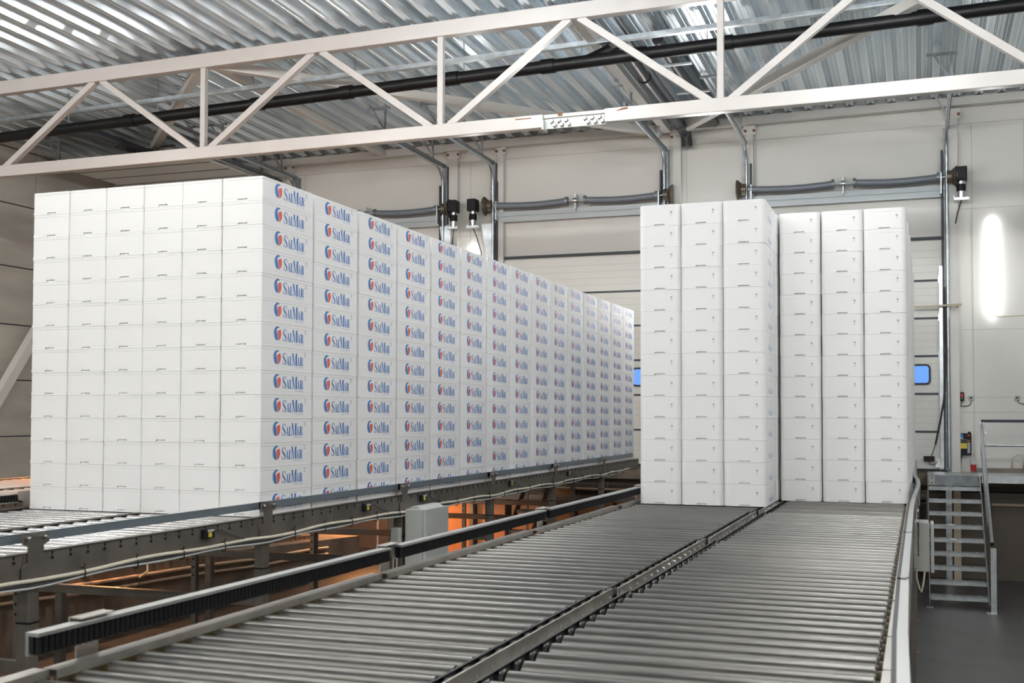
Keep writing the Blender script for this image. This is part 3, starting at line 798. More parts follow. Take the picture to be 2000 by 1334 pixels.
for y, lb in ((3.30, 'blurred steel bracket holding the nearest ribbed guide rail'), (5.62, 'steel bracket at the joint of the first two ribbed guide rails'), (8.22, 'steel bracket at the joint of the second and third ribbed guide rails'), (11.24, 'small steel bracket of the ribbed guide rail close to the plain boxes')):
    guide_bracket(y, -2.70, lb)
# guide rail on the right side
pts = [(2.0, -.043), (3.2, -.047), (4.2, -.062), (5.45, -.066), (6.4, -.067), (8.0, -.067), (9.8, -.066)]
segs = [([(1.2, -.02), (2.2, -.033), (3.2, -.046), (4.0, -.060), (5.3, -.068)], 'pale guide rail at the lower right edge of the rollers, nearest piece'),
        ([(5.36, -.069), (6.4, -.069), (7.4, -.069)], 'second piece of the pale guide rail on the right of the rollers'),
        ([(7.46, -.069), (9.0, -.068), (10.0, -.063), (10.6, -.055)], 'third piece of the pale right guide rail, beside the grey cabinet'),
        ([(10.66, -.054), (11.8, -.032), (12.7, -.018), (13.6, -.025), (14.4, -.060), (15.6, -.078), (17.6, -.082), (18.0, -.078)], 'bent far piece of the pale right guide rail, curving along the boxes')]
for path, lb in segs:
    root = thing('side_guide_rail', (path[0][1], path[0][0], -.78), lb, 'rail')
    mb = MB(); mb2 = MB()
    z = -.72
    off = 0.0
    for i in range(len(path)-1):
        (ya, xa), (yb, xb) = path[i], path[i+1]
        mb.beam((xa, ya, z-.03), (xb, yb+.002, z-.03), .036, .06)
        mb.beam((xa+.012, ya, z+.002), (xb+.012, yb+.002, z+.002), .008, .006)
        mb2.beam((xa-.026, ya, z-.03), (xb-.026, yb+.002, z-.03), .014, .062)
    mb.build('rail_profile', alu, root); mb2.build('rubber_lining', black_rub, root)
    for f in (.3, .8):
        i = min(int(f*(len(path)-1)), len(path)-2); (ya, xa) = path[i]
        mb = MB(); mb.box(xa+.0, xa+.012, ya+.1, ya+.18, CZ-.1, z-.02)
        mb.build('support_strap', steel, root)
root = thing('side_clamp_rod', (-.03, 4.2, -1.3), 'thin threaded clamp rods sticking out from the right conveyor legs', 'rod')
for y, z in ((5.6, -1.75), (4.15, -1.6), (7.0, -1.9)):
    mb = MB(); mb.cyl((-.06, y, z), (.05, y, z), .006, 6); mb.cyl((.04, y, z-.10), (.04, y, z+.08), .006, 6); mb.cyl((.02, y, z-.10), (.08, y, z-.10), .006, 6); mb.build('rod', galv, root)
root = thing('support_plate', (-.03, 11.3, -1.0), 'narrow truss-like steel strut hanging beside the pale right guide rail', 'strut')
mb = MB()
for ya, yb in ((9.2, 10.0), (10.2, 11.6), (11.8, 13.2)): 
    mb.box(-.035, -.03, ya, yb, -1.0, -.82); mb.beam((-.02, ya, -.80), (-.02, yb, -1.15), .01, .02)
mb.build('strut', steel, root)

# ------------------------------------------------------------ left conveyors (under the printed block) and beyond
LXR = -5.05     # outer face of the right frame
def left_module(y0, n, label, lanes, zc=CZ, fx=True, m=None):
    y1 = y0+RP*n
    root = thing('roller_conveyor', ((lanes[0][0]+lanes[-1][1])/2, (y0+y1)/2, FL), label, 'conveyor')
    for a, c in lanes: place_rollers(root, a, c, y0, n, zc, m or glare_roller_m)
    for (a, c), (d, e) in zip(lanes[:-1], lanes[1:]):
        cx = (c+d)/2
        mb = MB(); mb.box(cx-.01, cx-.004, y0, y1-.01, zc-.12, zc+.006); mb.box(cx-.01, cx+.04, y0, y1-.01, zc-.062, zc-.058); mb.build('centre_beam', steel, root)
        chain_mesh(d-.026, y0, n, 1, zc).build('drive_chain', black, root)
        chain_mesh(c+.018, y0, n, 1, zc).build('drive_chain', black, root)
    xr = lanes[-1][1]+.045; xl = lanes[0][0]-.045
    mb = MB(); mb.box(xr+.05-.006, xr+.05, y0, y1-.01, zc-.185, zc+.012); mb.box(xr-.02, xr+.05, y0, y1-.01, zc+.008, zc+.012); mb.box(xr-.0, xr+.05, y0, y1-.01, zc-.185, zc-.18)
    fr = mb.build('side_frame', steel_dk, root)
    mb = MB()
    for i in range(n):
        y = y0+RP*(i+.5)
        mb.box(xr+.05, xr+.053, y-.006, y+.006, zc-.016, zc+.005); mb.cyl((xr+.05, y, zc-.035), (xr+.056, y, zc-.035), .010, 6)
    mb.box(xr+.0495, xr+.051, y0+.01, y1-.02, zc+.001, zc+.004)
    mb.build('axle_ends', black, fr)
    mb = MB(); mb.box(xl-.05, xl-.044, y0, y1-.01, zc-.185, zc+.012); mb.box(xl-.05, xl+.02, y0, y1-.01, zc+.008, zc+.012); mb.build('side_frame', steel_dk, root)
    return root
LANES = [(-7.50, -6.375), (-6.245, -5.145)]
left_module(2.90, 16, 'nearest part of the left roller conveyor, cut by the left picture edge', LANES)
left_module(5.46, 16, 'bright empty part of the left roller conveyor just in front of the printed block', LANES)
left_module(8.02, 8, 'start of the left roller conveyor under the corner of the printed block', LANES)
for k in range(5):
    y0 = 9.30+2.4*k; y1 = y0+2.4
    root = thing('roller_conveyor', (-6.3, (y0+y1)/2, FL), 'side frame of the left conveyor under the printed block, %s section back' % ORD[k+1].replace('lowest', 'first'), 'conveyor')
    mb = MB(); mb.box(LXR-.006, LXR, y0, y1-.01, CZ-.185, CZ+.012); mb.box(LXR-.07, LXR, y0, y1-.01, CZ+.008, CZ+.012)
    fr = mb.build('side_frame', steel_dk, root)
    mb = MB()
    for i in range(15):
        y = y0+RP*(i+.5); mb.box(LXR, LXR+.004, y-.007, y+.007, CZ-.035, CZ+.004)
    mb.box(LXR-.0005, LXR+.001, y0+.01, y1-.02, CZ+.001, CZ+.004)
    mb.build('axle_ends', black, fr)
    mb = MB(); mb.box(-7.56, -5.06, y0, y1-.01, CZ-.09, CZ-.07); mb.build('under_tray', steel_dk, root)
# guard rail of the left conveyor, on shaped brackets
guards = [(2.6, 5.40), (5.66, 8.06), (8.26, 10.70), (10.90, 13.30), (13.50, 15.92), (16.12, 20.9)]
gl = ['nearest grey-blue flat guard rail, cut by the left edge', 'grey-blue flat guard rail crossing in front of the bright empty rollers', 'grey-blue guard rail in front of the first printed box stacks', 'grey-blue guard rail above the grey cabinet', 'fourth grey-blue guard rail along the printed boxes', 'farthest grey-blue guard rail along the printed boxes']
for (a, c), lb in zip(guards, gl):
    mb = MB(); z = -.755; x = -5.10
    mb.box(x-.012, x, a-.14, c+.14, z-.028, z+.026); mb.box(x-.03, x, a-.14, c+.14, z+.024, z+.028)
    tag(mb.build('guard_rail', rail_blue, origin=(x, (a+c)/2, z)), lb, 'rail')
bys = [5.55, 8.16, 10.80, 13.42, 16.02, 18.75]
bl = ['large steel bracket of the guard rail at the left edge', 'steel bracket of the guard rail at the corner of the printed block', 'steel bracket of the guard rail above the grey cabinet', 'third steel bracket along the printed boxes', 'fourth steel bracket along the printed boxes', 'farthest steel bracket along the printed boxes']
for y, lb in zip(bys, bl):
    x = LXR+.004; z1 = -.725; r = thing('rail_bracket', (x, y, -1.06), lb, 'bracket')
    poly = [(y-.115, -1.06), (y+.115, -1.06), (y+.115, -.925), (y+.065, -.895), (y+.065, -.80), (y+.108, -.785), (y+.108, z1), (y-.108, z1), (y-.108, -.785), (y-.065, -.80), (y-.065, -.895), (y-.115, -.925)]
    mb = MB(); mb.prism(poly, 'x', x, x+.008); mb.build('plate', steel_dk, r)
    for dy in (-.07, .07):
        mb = MB(); mb.cyl((x+.008, y+dy, -.752), (x+.022, y+dy, -.752), .018, 6); mb.cyl((x+.022, y+dy, -.752), (x+.034, y+dy, -.752), .010, 8); mb.build('bolt', chrome, r)
# legs of the left conveyor
def leg_frame(k, y, label, xr=-5.095, xl=-7.60, zb=-1.50):
    r = thing('conveyor_leg_frame', ((xr+xl)/2, y, FL), label, 'leg frame')
    mb = MB(); mb.box(xr-.045, xr+.045, y-.045, y+.045, -1.95, CZ-.18); mb.box(xr-.03, xr+.03, y-.03, y+.03, FL, -1.9); mb.box(xr-.08, xr+.08, y-.07, y+.07, FL, FL+.015)
    l1 = mb.build('leg', steel_dk, r, bevel=.006)
    mb = MB(); mb.box(xr-.047, xr+.047, y-.047, y+.047, -1.27, -1.258); mb.build('cable_tie', black, l1)
    mb = MB(); mb.box(xl-.03, xl+.03, y-.03, y+.03, FL, CZ-.1); l2 = mb.build('leg', steel_dk, r)
    mb = MB()
    for q in range(7): mb.cyl((xl+.0, y-.0315, -1.25-.09*q), (xl, y-.03, -1.25-.09*q), .013, 8)
    mb.build('leg_holes', black, l2)
    mb = MB(); mb.box(xl, xr, y-.03, y+.03, zb-.075, zb); mb.build('cross_beam', steel_dk, r, bevel=.004)
    return r
ll = ['steel leg frame at the left edge of the picture', 'steel leg frame under the corner of the printed block', 'steel leg frame carrying the grey cabinet', 'slender leg frame right of the grey cabinet', 'leg frame in front of the orange lit panels', 'far leg frame in the dark under the printed boxes']
for k, (y, lb) in enumerate(zip(bys, ll)): leg_frame(k, y, lb)
for k, y in enumerate((9.5, 12.1, 14.7, 17.3)):
    r = thing('conveyor_leg_frame', (-8.3, y, FL), 'brown lit post under the far left conveyors, %s from the left' % ORD[k+1].replace('lowest', 'first'), 'leg frame')
    mb = MB(); mb.box(-8.34, -8.26, y-.04, y+.04, FL if y > 30 else FL, CZ-.15); mb.build('leg', steel_dk, r)
    mb = MB(); mb.box(-10.9, -8.3, y-.03, y+.03, -1.38, -1.30); mb.build('cross_beam', steel_dk, r)
# stretch film wound round the first leg
mb = MB()
for q in range(5): mb.tube([( -5.095+.062*math.cos(t), 5.55+.062*math.sin(t), -1.74+.012*q+.012*math.sin(3*t+q)) for t in [2*PI*i/14 for i in range(15)]], .007, 6)
tag(mb.build('stretch_film', plastic_clear, origin=(-5.095, 5.55, -1.75)), 'crumpled clear film wound round the leg at the lower left', 'film')
mb = MB(); mb.tube([(-5.16, 5.5, -1.58), (-5.13, 5.5, -1.66), (-5.13, 5.5, -1.73)], .014, 6); tag(mb.build('stretch_film', plastic_clear, origin=(-5.13, 5.5, -1.65)), 'strip of clear film on the cross beam end at the lower left', 'film')
mb = MB(); mb.box(-5.0, -4.3, 5.50, 5.56, -1.60, -1.52)
# far pair of conveyors lit orange
lit_m = mat('lit_roller_steel', (.50, .42, .37), .32, .8, noise=.08, nscale=4)  # roller steel copy with warm lamplight put into its colour
stripe_m = mat('shadow_stripe_roller', (.30, .22, .16), .38, .8, noise=.3, nscale=4)
FLN = [(-11.05, -9.78), (-9.64, -8.38)]
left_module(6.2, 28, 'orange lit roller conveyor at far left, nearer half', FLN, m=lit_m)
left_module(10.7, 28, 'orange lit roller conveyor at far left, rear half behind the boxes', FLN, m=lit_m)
root = thing('guide_rail', (-7.62, 8, -.79), 'black ribbed guide rail at the far left edge behind the bright rollers', 'rail')
mb = MB(); mb.box(-7.66, -7.63, 5.0, 10.2, -.80, -.725); mb.build('rail_profile', alu, root)
mb = MB(); mb.box(-7.63, -7.615, 5.0, 10.2, -.79, -.73)
for i in range(140): mb.cyl((-7.612, 5.02+i*.036, -.79), (-7.612, 5.02+i*.036, -.73), .014, 8)
mb.build('roller_strip', black, root)
root = thing('rail_bracket', (-7.6, 8.3, -.9), 'steel bracket beside the left edge of the printed block, holding the far black rail', 'bracket')
mb = MB(); mb.prism([(8.2, -1.0), (8.4, -1.0), (8.4, -.79), (8.46, -.775), (8.46, -.70), (8.14, -.70), (8.14, -.775), (8.2, -.79)], 'x', -7.606, -7.598); mb.build('plate', steel, root)
mb = MB(); mb.cyl((-7.6, 8.36, -.735), (-7.58, 8.36, -.735), .018, 6); mb.build('bolt', chrome, root)
# low rollers added on the concrete ledge for its stripes of roller shadow
def lz_(y): return -1.98 - .042*(y-11.4)
mb = MB(); mb.prism([(4.0, FL), (19.6, FL), (19.6, lz_(19.6)), (4.0, lz_(4.0))], 'x', -18.4, -10.1)
struct(mb.build('floor_ledge', conc_d, origin=(-14, 11, FL)))
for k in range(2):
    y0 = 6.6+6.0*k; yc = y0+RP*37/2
    o = left_module(y0, 37, 'added brown rollers for the shadow stripes on the concrete ledge, %s part' % ('nearer', 'farther')[k], [(-13.4, -10.55)], lz_(yc)+.05, m=stripe_m)
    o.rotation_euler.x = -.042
def conduit(z, x, r_, lb, y0=6.2, y1=18.3):
    path = [(x+.012*math.sin(i*1.3), y0+(y1-y0)*i/24, z-.038*(y0+(y1-y0)*i/24-11.1)+.010*math.sin(i*.9)) for i in range(25)]
    mb = MB(); mb.tube(path, r_, 10); tag(mb.build('conduit', tan_pipe, origin=(x, (y0+y1)/2, z)), lb, 'pipe')
conduit(-2.14, -10.06, .026, 'upper tan conduit along the face of the concrete ledge')
conduit(-2.25, -10.06, .022, 'lower tan conduit along the face of the concrete ledge')
mb = MB(); mb.tube([(-10.05, 13.0, -2.24), (-9.98, 13.1, -2.16), (-9.99, 13.1, -2.04), (-10.12, 12.95, -1.98)], .018, 8); tag(mb.build('hose', cream_cable, origin=(-10, 13, -2.1)), 'small cream hose loop rising from the conduits on the ledge', 'hose')
mb = MB(); mb.box(-12.4, -10.1, 12.9, 12.96, -1.97, -1.92); tag(mb.build('flat_bar', steel_dk, origin=(-11, 12.93, -1.97)), 'flat steel bar lying over the added stripe rollers on the ledge', 'bar')

# cables, ties and sensors along the frame of the left conveyor
def cable_run(name, mtl, r_, dz, dx, lb, y0=3.2, y1=20.5, ph=0.):
    path = []
    n = 150
    for i in range(n+1):
        y = y0+(y1-y0)*i/n
        q = (y-5.55) % 2.63 / 2.63
        path.append((LXR+.014+dx, y, -1.012+dz+.016*math.sin(q*PI)+.006*math.sin(y*5+ph)))
    mb = MB(); mb.tube(path, r_, 7); return tag(mb.build(name, mtl, origin=(LXR, (y0+y1)/2, -1.01)), lb, 'cable')
cable_run('cable', cream_cable, .013, .0, .004, 'cream cable tied along the underside of the left conveyor frame')
cable_run('cable', black_rub, .011, -.021, .0, 'black cable tied below the cream cable on the left conveyor frame', ph=1)
cable_run('cable', cab_m, .008, -.034, .006, 'thin grey cable lowest in the bundle on the left conveyor frame', ph=2)
i = 0
y = 4.4
while y < 20.4:
    if min(abs(y-q) for q in bys) > .15:
        mb = MB(); mb.tube([(LXR+.012+.024*math.cos(t), y, -1.018+.036*math.sin(t)) for t in [2*PI*k/10 for k in range(11)]], .004, 5); mb.tube([(LXR+.02, y, -.985), (LXR+.03, y, -.955)], .004, 5)
        TIE = TIE + 1 if 'TIE' in globals() else 1
        tag(mb.build('cable_tie', black, origin=(LXR, y, -1.0)), 'black cable tie on the cable bundle of the left conveyor, %s from the left' % (['first'] + ORD[2:] + 'seventeenth eighteenth nineteenth twentieth twenty-first twenty-second twenty-third twenty-fourth twenty-fifth twenty-sixth twenty-seventh twenty-eighth twenty-ninth thirtieth thirty-first'.split())[TIE-1], 'cable tie', 'cable ties on the cable bundle of the left conveyor')
    y += .52
for y, lb in ((7.32, 'small black and yellow sensor on the frame in front of the printed block'), (9.92, 'small black and yellow sensor under the second printed stack'), (11.25, 'small yellow sensor right above the grey cabinet'), (14.05, 'small yellow sensor past the grey cabinet on the conveyor frame'), (16.65, 'farthest small yellow sensor on the conveyor frame')):
    r = thing('sensor', (LXR, y, -.93), lb, 'sensor')
    mb = MB(); mb.box(LXR, LXR+.03, y-.07, y+.06, -.935, -.865); mb.build('housing', black, r)
    mb = MB(); mb.box(LXR+.03, LXR+.034, y-.02, y+.02, -.925, -.89); mb.build('yellow_label', yellow, r)
    mb = MB(); mb.box(LXR+.03, LXR+.036, y-.03, y+.045, -.885, -.868); mb.build('white_label', cab_m, r)
    mb = MB(); mb.tube([(LXR+.02, y+.06, -.89), (LXR+.02, y+.16, -.885), (LXR+.02, y+.26, -.93), (LXR+.02, y+.5, -.995)], .004, 5); mb.build('lead', black_rub, r)

# grey control cabinets
def cabinet(x0, x1, y0, y1, z0, z1, label, door_side='y'):
    r = thing('control_cabinet', ((x0+x1)/2, (y0+y1)/2, z0), label, 'cabinet')
    mb = MB(); mb.box(x0, x1, y0+.03, y1, z0, z1); mb.build('body', cab_m, r, bevel=.008)
    return r
r = thing('control_cabinet', (-4.85, 10.9, -1.75), 'grey metal control cabinet hanging under the left conveyor', 'cabinet')
cx0, cx1, cy0, cy1, cz0, cz1 = -5.03, -4.83, 10.78, 11.38, -1.60, -.985
mb = MB(); mb.box(cx0, cx1, cy0, cy1, cz0, cz1); mb.build('body', cab_m, r, bevel=.006)
mb = MB(); mb.box(cx1+.004, cx1+.035, cy0-.005, cy1+.005, cz0-.003, cz1+.003); dr = mb.build('door', cab_m, r, bevel=.006)
mb = MB(); mb.cyl((cx1+.035, cy0+.10, -1.28), (cx1+.045, cy0+.10, -1.28), .028, 12); mb.build('lock', black, dr)
mb = MB(); mb.prism([(cx0+.02, cz1), (cx1-.02, cz1), (cx1-.07, cz1+.03), (cx0+.07, cz1+.03)], 'y', cy0+.02, cy1-.02); mb.build('top_cap', cab_m, r)
r = thing('junction_box', (-5.10, 10.7, -1.33), 'small grey junction box on the leg beside the grey cabinet', 'box')
mb = MB(); mb.box(-5.135, -5.045, 10.66, 10.74, -1.36, -1.17); mb.build('body', cab_m, r, bevel=.006)
for k, dx in enumerate((-.02, .02)):
    mb = MB(); mb.cyl((-5.10+dx, 10.70, -1.39), (-5.10+dx, 10.70, -1.36), .014, 8); mb.tube([(-5.10+dx, 10.70, -1.38), (-5.10+dx, 10.69, -1.7), (-5.08+dx*2, 10.66, -2.0), (-5.0+dx, 10.6, -2.3)], .009, 6); mb.build('cable', cream_cable, r)
for k in range(7):
    x = -5.0+.025*k
    mb = MB(); mb.tube([(x, 11.0, cz0+.01), (x+.01, 10.98, -1.72-.02*k), (x-.07, 10.9, -1.95+.03*k), (x-.18-.02*k, 10.84, -1.86), (-5.10, 10.84, -1.75)], .009, 6)
    tag(mb.build('cable', [black_rub, cab_m, black_rub, screen_blue, cab_m, black_rub, cab_m][k], origin=(x, 11, -1.8)), 'cable looping under the grey cabinet of the left conveyor', 'cable', 'cables looping under the left cabinet')
r = thing('control_cabinet', (.03, 12.9, -1.65), 'grey control cabinet at right between the roller conveyor and the metal stairs', 'cabinet')
mb = MB(); mb.box(-.085, .085, 12.6, 13.0, -1.62, -1.145); mb.prism([(-.085, -1.145), (.085, -1.145), (.07, -1.115), (-.07, -1.115)], 'y', 12.6, 13.0); mb.build('body', cab_m, r, bevel=.006)
mb = MB(); mb.box(.093, .128, 12.59, 13.01, -1.63, -1.125); mb.build('door', cab_m, r, bevel=.008)
r = thing('junction_box', (-.04, 12.5, -1.5), 'small grey box on the front of the right-hand cabinet', 'box')
mb = MB(); mb.box(-.07, -.015, 12.50, 12.59, -1.575, -1.42); mb.build('body', cab_m, r, bevel=.004)
mb = MB(); mb.tube([(-.045, 12.54, -1.57), (-.045, 12.53, -1.68), (-.02, 12.53, -1.78), (.0, 12.53, -1.82), (.02, 12.55, -1.74), (.035, 12.6, -1.62)], .010, 6); mb.build('cable', cream_cable, r)
mb = MB(); mb.tube([(.0, 12.8, -1.62), (.02, 12.8, -1.75), (.05, 12.8, -1.70), (.05, 12.8, -1.62)], .02, 6); tag(mb.build('cable', black_rub, origin=(0, 12.8, -1.7)), 'black cables under the right-hand grey cabinet', 'cable')

# ------------------------------------------------------------ area under the dock: orange lit panels, posts, far stairs
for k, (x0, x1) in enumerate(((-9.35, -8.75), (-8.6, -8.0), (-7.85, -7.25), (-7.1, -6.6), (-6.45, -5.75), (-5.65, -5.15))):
    mb = MB(); mb.box(x0, x1, 21.95, 22.0, FL, -1.50 + (0 if k % 2 else -.12)); tag(mb.build('wall_plate', orange_lit_m, origin=((x0+x1)/2, 21.97, FL)), 'orange-lit metal wall plate under the dock, %s from the left' % ORD[k+1].replace('lowest', 'first'), 'panel')
for k, x in enumerate((-8.68, -7.18, -6.52)):
    mb = MB(); mb.box(x-.04, x+.04, 21.8, 21.9, FL, -1.3); tag(mb.build('post', steel_dk, origin=(x, 21.85, FL)), 'dark steel post before the orange plates, %s from the left' % ORD[k+1].replace('lowest', 'first'), 'post')
mb = MB(); mb.box(-9.6, -5.2, 21.745, 21.80, -1.72, -1.60); tag(mb.build('cross_rail', steel_dk, origin=(-7.4, 21.73, -1.7)), 'horizontal steel rail in front of the orange plates under the dock', 'rail')
mb = MB()
for i in range(28): mb.box(-8.0+.3*i, -7.99+.3*i, 22.18, 22.19, -1.62, -1.34)
for z in (-1.60, -1.53, -1.46, -1.38): mb.box(-8.0, .1, 22.18, 22.19, z-.004, z+.004)
tag(mb.build('cable_basket', steel_dk, origin=(-4, 22.18, -1.6)), 'long wire cable basket in the dark below the dock edge', 'cable basket')
mb = MB(); mb.tube([(-8.3, 21.9, -1.75), (-8.0, 21.9, -1.70), (-7.4, 21.9, -1.50), (-7.2, 21.9, -1.47), (-3, 21.9, -1.50)], .02, 8); tag(mb.build('conduit', tan_pipe, origin=(-6, 21.9, -1.6)), 'pale conduit rising under the dock edge above the orange plates', 'pipe')
def tread_mesh(x0, x1, y, z, dp=.24):
    mb = MB(); mb.box(x0, x1, y, y+.012, z-.055, z); mb.box(x0, x1, y+dp-.01, y+dp, z-.04, z)
    n = 16
    for i in range(n): 
        xx = x0+(x1-x0)*(i+.5)/n; mb.box(xx-.003, xx+.003, y, y+dp, z-.03, z)
    for j in range(5): mb.box(x0, x1, y+.03+j*.045, y+.036+j*.045, z-.025, z-.001)
    for i in range(24):
        xx = x0+(x1-x0)*(i+.5)/24; mb.box(xx-.007, xx+.007, y+.0, y+.01, z, z+.006)
    return mb
r = thing('metal_stairs', (-6.9, 20.2, FL), 'small steel steps catching orange light under the printed boxes', 'stairs')
for i in range(6): 
    tread_mesh(-7.15, -6.72, 20.9+.0-.22*i, -1.28-.17*i, .2).build('tread', steel_dk, r)
mb = MB(); mb.box(-7.18,-7.14,20.9,20.94,FL,-1.2); mb.box(-6.73,-6.69,20.9,20.94,FL,-1.2); mb.build('leg', steel_dk, r)
mb = MB(); mb.beam((-7.17, 21.1, -1.2), (-7.17, 19.7, -2.3), .02, .16); mb.beam((-6.70, 21.1, -1.2), (-6.70, 19.7, -2.3), .02, .16); mb.build('stringer', steel_dk, r)

# ------------------------------------------------------------ dock platform and stairs at right
r = thing('metal_stairs', (.53, 20, FL), 'galvanised metal stairs with grating treads leading up to the dock platform', 'stairs')
sx0, sx1 = .135, .955
def sx(i, s):   # stringers open slightly towards the foot
    return (sx0, sx1)[s]
for i in range(1, 10):
    tread_mesh(sx0, sx1, 21.18-.268*i+.02, -1.04-.193*i).build('tread', galv, r)
for s, x in ((-1, sx0-.012), (1, sx1+.012)):
    mb = MB(); mb.beam((x, 21.42, -1.10), (x, 18.72, -2.93), .012, .19); mb.build('stringer', galv, r)
mb = MB(); mb.beam((sx1+.05, 21.55, -.13), (sx1+.05, 18.62, -1.93), .042, .042); mb.tube([(sx1+.05, 21.5, -.15), (sx1+.05, 18.65, -1.90)], .026, 10); mb.cyl((sx1+.05, 18.60, -1.94), (sx1+.05, 18.62, -1.93), .024, 10, 1)
mb.build('handrail', [galv, black], r)
mb = MB(); mb.box(sx1+.02, sx1+.10, 18.44, 18.50, FL, -1.98); mb.build('handrail_post', galv, r)
mb = MB(); mb.beam((sx1+.04, 21.5, -.5), (sx1+.04, 19.6, -1.75), .012, .13); mb.build('side_sheet', galv, r)
mb = MB(); mb.box(sx1-.04, sx1+.1, 18.4, 18.56, FL, FL+.01); mb.box(sx0-.06, sx0+.04, 18.7, 18.8, FL, FL+.01); mb.build('foot_plate', galv, r)
r = thing('dock_platform', (2, 22, FL), 'galvanised dock platform at the top of the metal stairs', 'platform')
mb = MB(); mb.box(.12, .96, 21.40, 21.43, -1.235, -1.05); mb.build('front_plate', galv_dull, r)
mb = MB(); mb.box(.14, .24, 21.39, 21.405, -1.22, -1.07); 
for z in (-1.10, -1.19): mb.cyl((.19, 21.38, z), (.19, 21.39, z), .012, 8, 1)
mb.build('corner_plate', [alu, seal_m], r)
mb = MB(); mb.box(1.0, 5.0, 21.40, 21.44, -1.175, -1.05); mb.box(1.0, 5.0, 21.38, 21.44, -1.055, -1.045); mb.build('edge_beam', galv, r)
mb = MB(); mb.box(.12, 5.0, 21.43, 22.55, -1.06, -1.045)
for i in range(40): mb.box(.13+.021*i, .137+.021*i, 21.38, 21.43, -1.05, -1.035)
mb.build('grating', galv, r)
for x, y in ((.47, 21.6), (4.5, 21.6)):
    mb = MB(); mb.box(x-.05, x+.05, y-.05, y+.05, FL, -1.06); mb.build('leg', galv, r)
mb = MB(); mb.box(.56, .68, 22.0, 22.1, FL, -1.06); mb.build('rear_post', wood, r)
r = thing('platform_railing', (2, 21.42, -1.04), 'platform railing with dark top rail beside the stair head', 'railing')
mb = MB(); mb.box(1.00, 5.0, 21.40, 21.44, -.125, -.075); mb.build('top_rail', seal_m, r)
mb = MB(); mb.cyl((1.05, 21.42, -.52), (5, 21.42, -.52), .022, 10); mb.build('middle_rail', galv, r)
for x in (1.045, 3.0, 5.0):
    mb = MB(); mb.box(x-.008, x+.008, 21.40, 21.44, -1.05, -.10); mb.build('railing_post', galv, r)
mb = MB(); mb.cyl((1.07, 21.38, -.30), (1.07, 21.42, -.30), .022, 10); mb.build('clip', chrome, r)
mb = MB(); mb.box(.10, .62, 20.9, 20.94, -2.94, -2.92); 
mb = MB(); mb.tube([(.16, 19.25, -2.90), (.66, 19.25, -2.90)], .016, 8); tag(mb.build('plastic_pipe', cab_m, origin=(.4, 19.25, -2.92)), 'thin white pipe lying on the floor under the lowest stair treads', 'pipe')
for x, z, y in ((.50, -2.03, 19.85), (.47, -1.82, 20.10)):
    mb = MB(); mb.box(x-.05, x+.05, y, y+.05, z+.012, z+.03); tag(mb.build('foam_scrap', foam, origin=(x, y, z), bevel=.008), 'small white foam scrap on a tread of the metal stairs, %s one' % ('lower' if z < -2 else 'upper'), 'scrap')

# ------------------------------------------------------------ wall equipment at right
def wall_box(x, z, label):
    r = thing('door_controller', (x, WY-.08, z-.42), label, 'controller')
    mb = MB(); mb.box(x-.125, x+.125, WY-.12, WY-.02, z-.41, z); mb.box(x-.12, x-.085, WY-.12, WY-.03, z, z+.03); mb.box(x+.07, x+.115, WY-.12, WY-.03, z, z+.03); mb.build('case', black, r, bevel=.008)
    mb = MB(); mb.box(x-.108, x-.02, WY-.124, WY-.12, z-.085, z-.015); mb.build('blue_label', screen_blue, r)
    mb = MB(); mb.box(x-.108, x-.02, WY-.124, WY-.12, z-.105, z-.085); mb.build('white_label', cab_m, r)
    mb = MB(); mb.box(x-.10, x+.045, WY-.124, WY-.12, z-.285, z-.185)
    for k in range(3): mb.box(x-.085, x+.02, WY-.1245, WY-.124, z-.21-.022*k, z-.207-.022*k, 1)
    mb.build('yellow_label', [yellow, seal_m], r)
    mb = MB(); mb.tube([(x+.05, WY-.125, z-.12), (x-.04, WY-.125, z-.12), (x-.06, WY-.125, z-.14), (x-.04, WY-.125, z-.155), (x+.05, WY-.125, z-.155)], .006, 6); mb.build('grip', alu, r)
    mb = MB(); mb.box(x+.055, x+.105, WY-.126, WY-.12, z-.37, z-.17); mb.build('vent_strip', galv_dull, r)
    for k, zz in enumerate((-.03, -.13)):
        mb = MB(); mb.box(x+.055, x+.10, WY-.127, WY-.12, z+zz-.02, z+zz); mb.build('button', orange_pl, r)
    mb = MB(); mb.tube([(x-.05, WY-.06, z-.41), (x-.07, WY-.06, z-.6), (x-.075, WY-.06, z-.78)], .014, 8); mb.build('cable', black_rub, r)
wall_box(.775, -.335, 'black door controller with yellow label on the wall left of the stair handrail')
wall_box(2.02, -.335, 'black door controller with yellow label at the right picture edge')
def socket(x, z, label):
    r = thing('power_socket', (x, WY-.08, z-.2), label, 'socket')
    mb = MB(); mb.cyl((x, WY-.1, z), (x, WY-.06, z), .05, 14); mb.box(x-.05, x+.05, WY-.14, WY-.02, z-.10, z-.02); mb.build('body', cab_m, r, bevel=.01)
    mb = MB(); mb.cyl((x, WY-.1, z-.10), (x, WY-.1, z-.22), .052, 14, r2=.042); mb.build('red_plug', red, r)
    mb = MB(); mb.tube([(x, WY-.05, z+.03), (x+.02, WY-.05, z+.12), (x+.10, WY-.05, z+.14)], .005, 6); mb.build('cable', cream_cable, r)
socket(.93, -.82, 'red industrial power plug under the left door controller')
socket(1.83, -.82, 'red industrial power plug beside the short cream pipe')
mb = MB(); mb.box(1.585, 1.62, WY-.05, WY, -1.04, -.86); mb.tube([(1.60, WY-.03, -.86), (1.62, WY-.04, -.78), (1.70, WY-.05, -.72), (1.80, WY-.05, -.75)], .006, 6, 0)
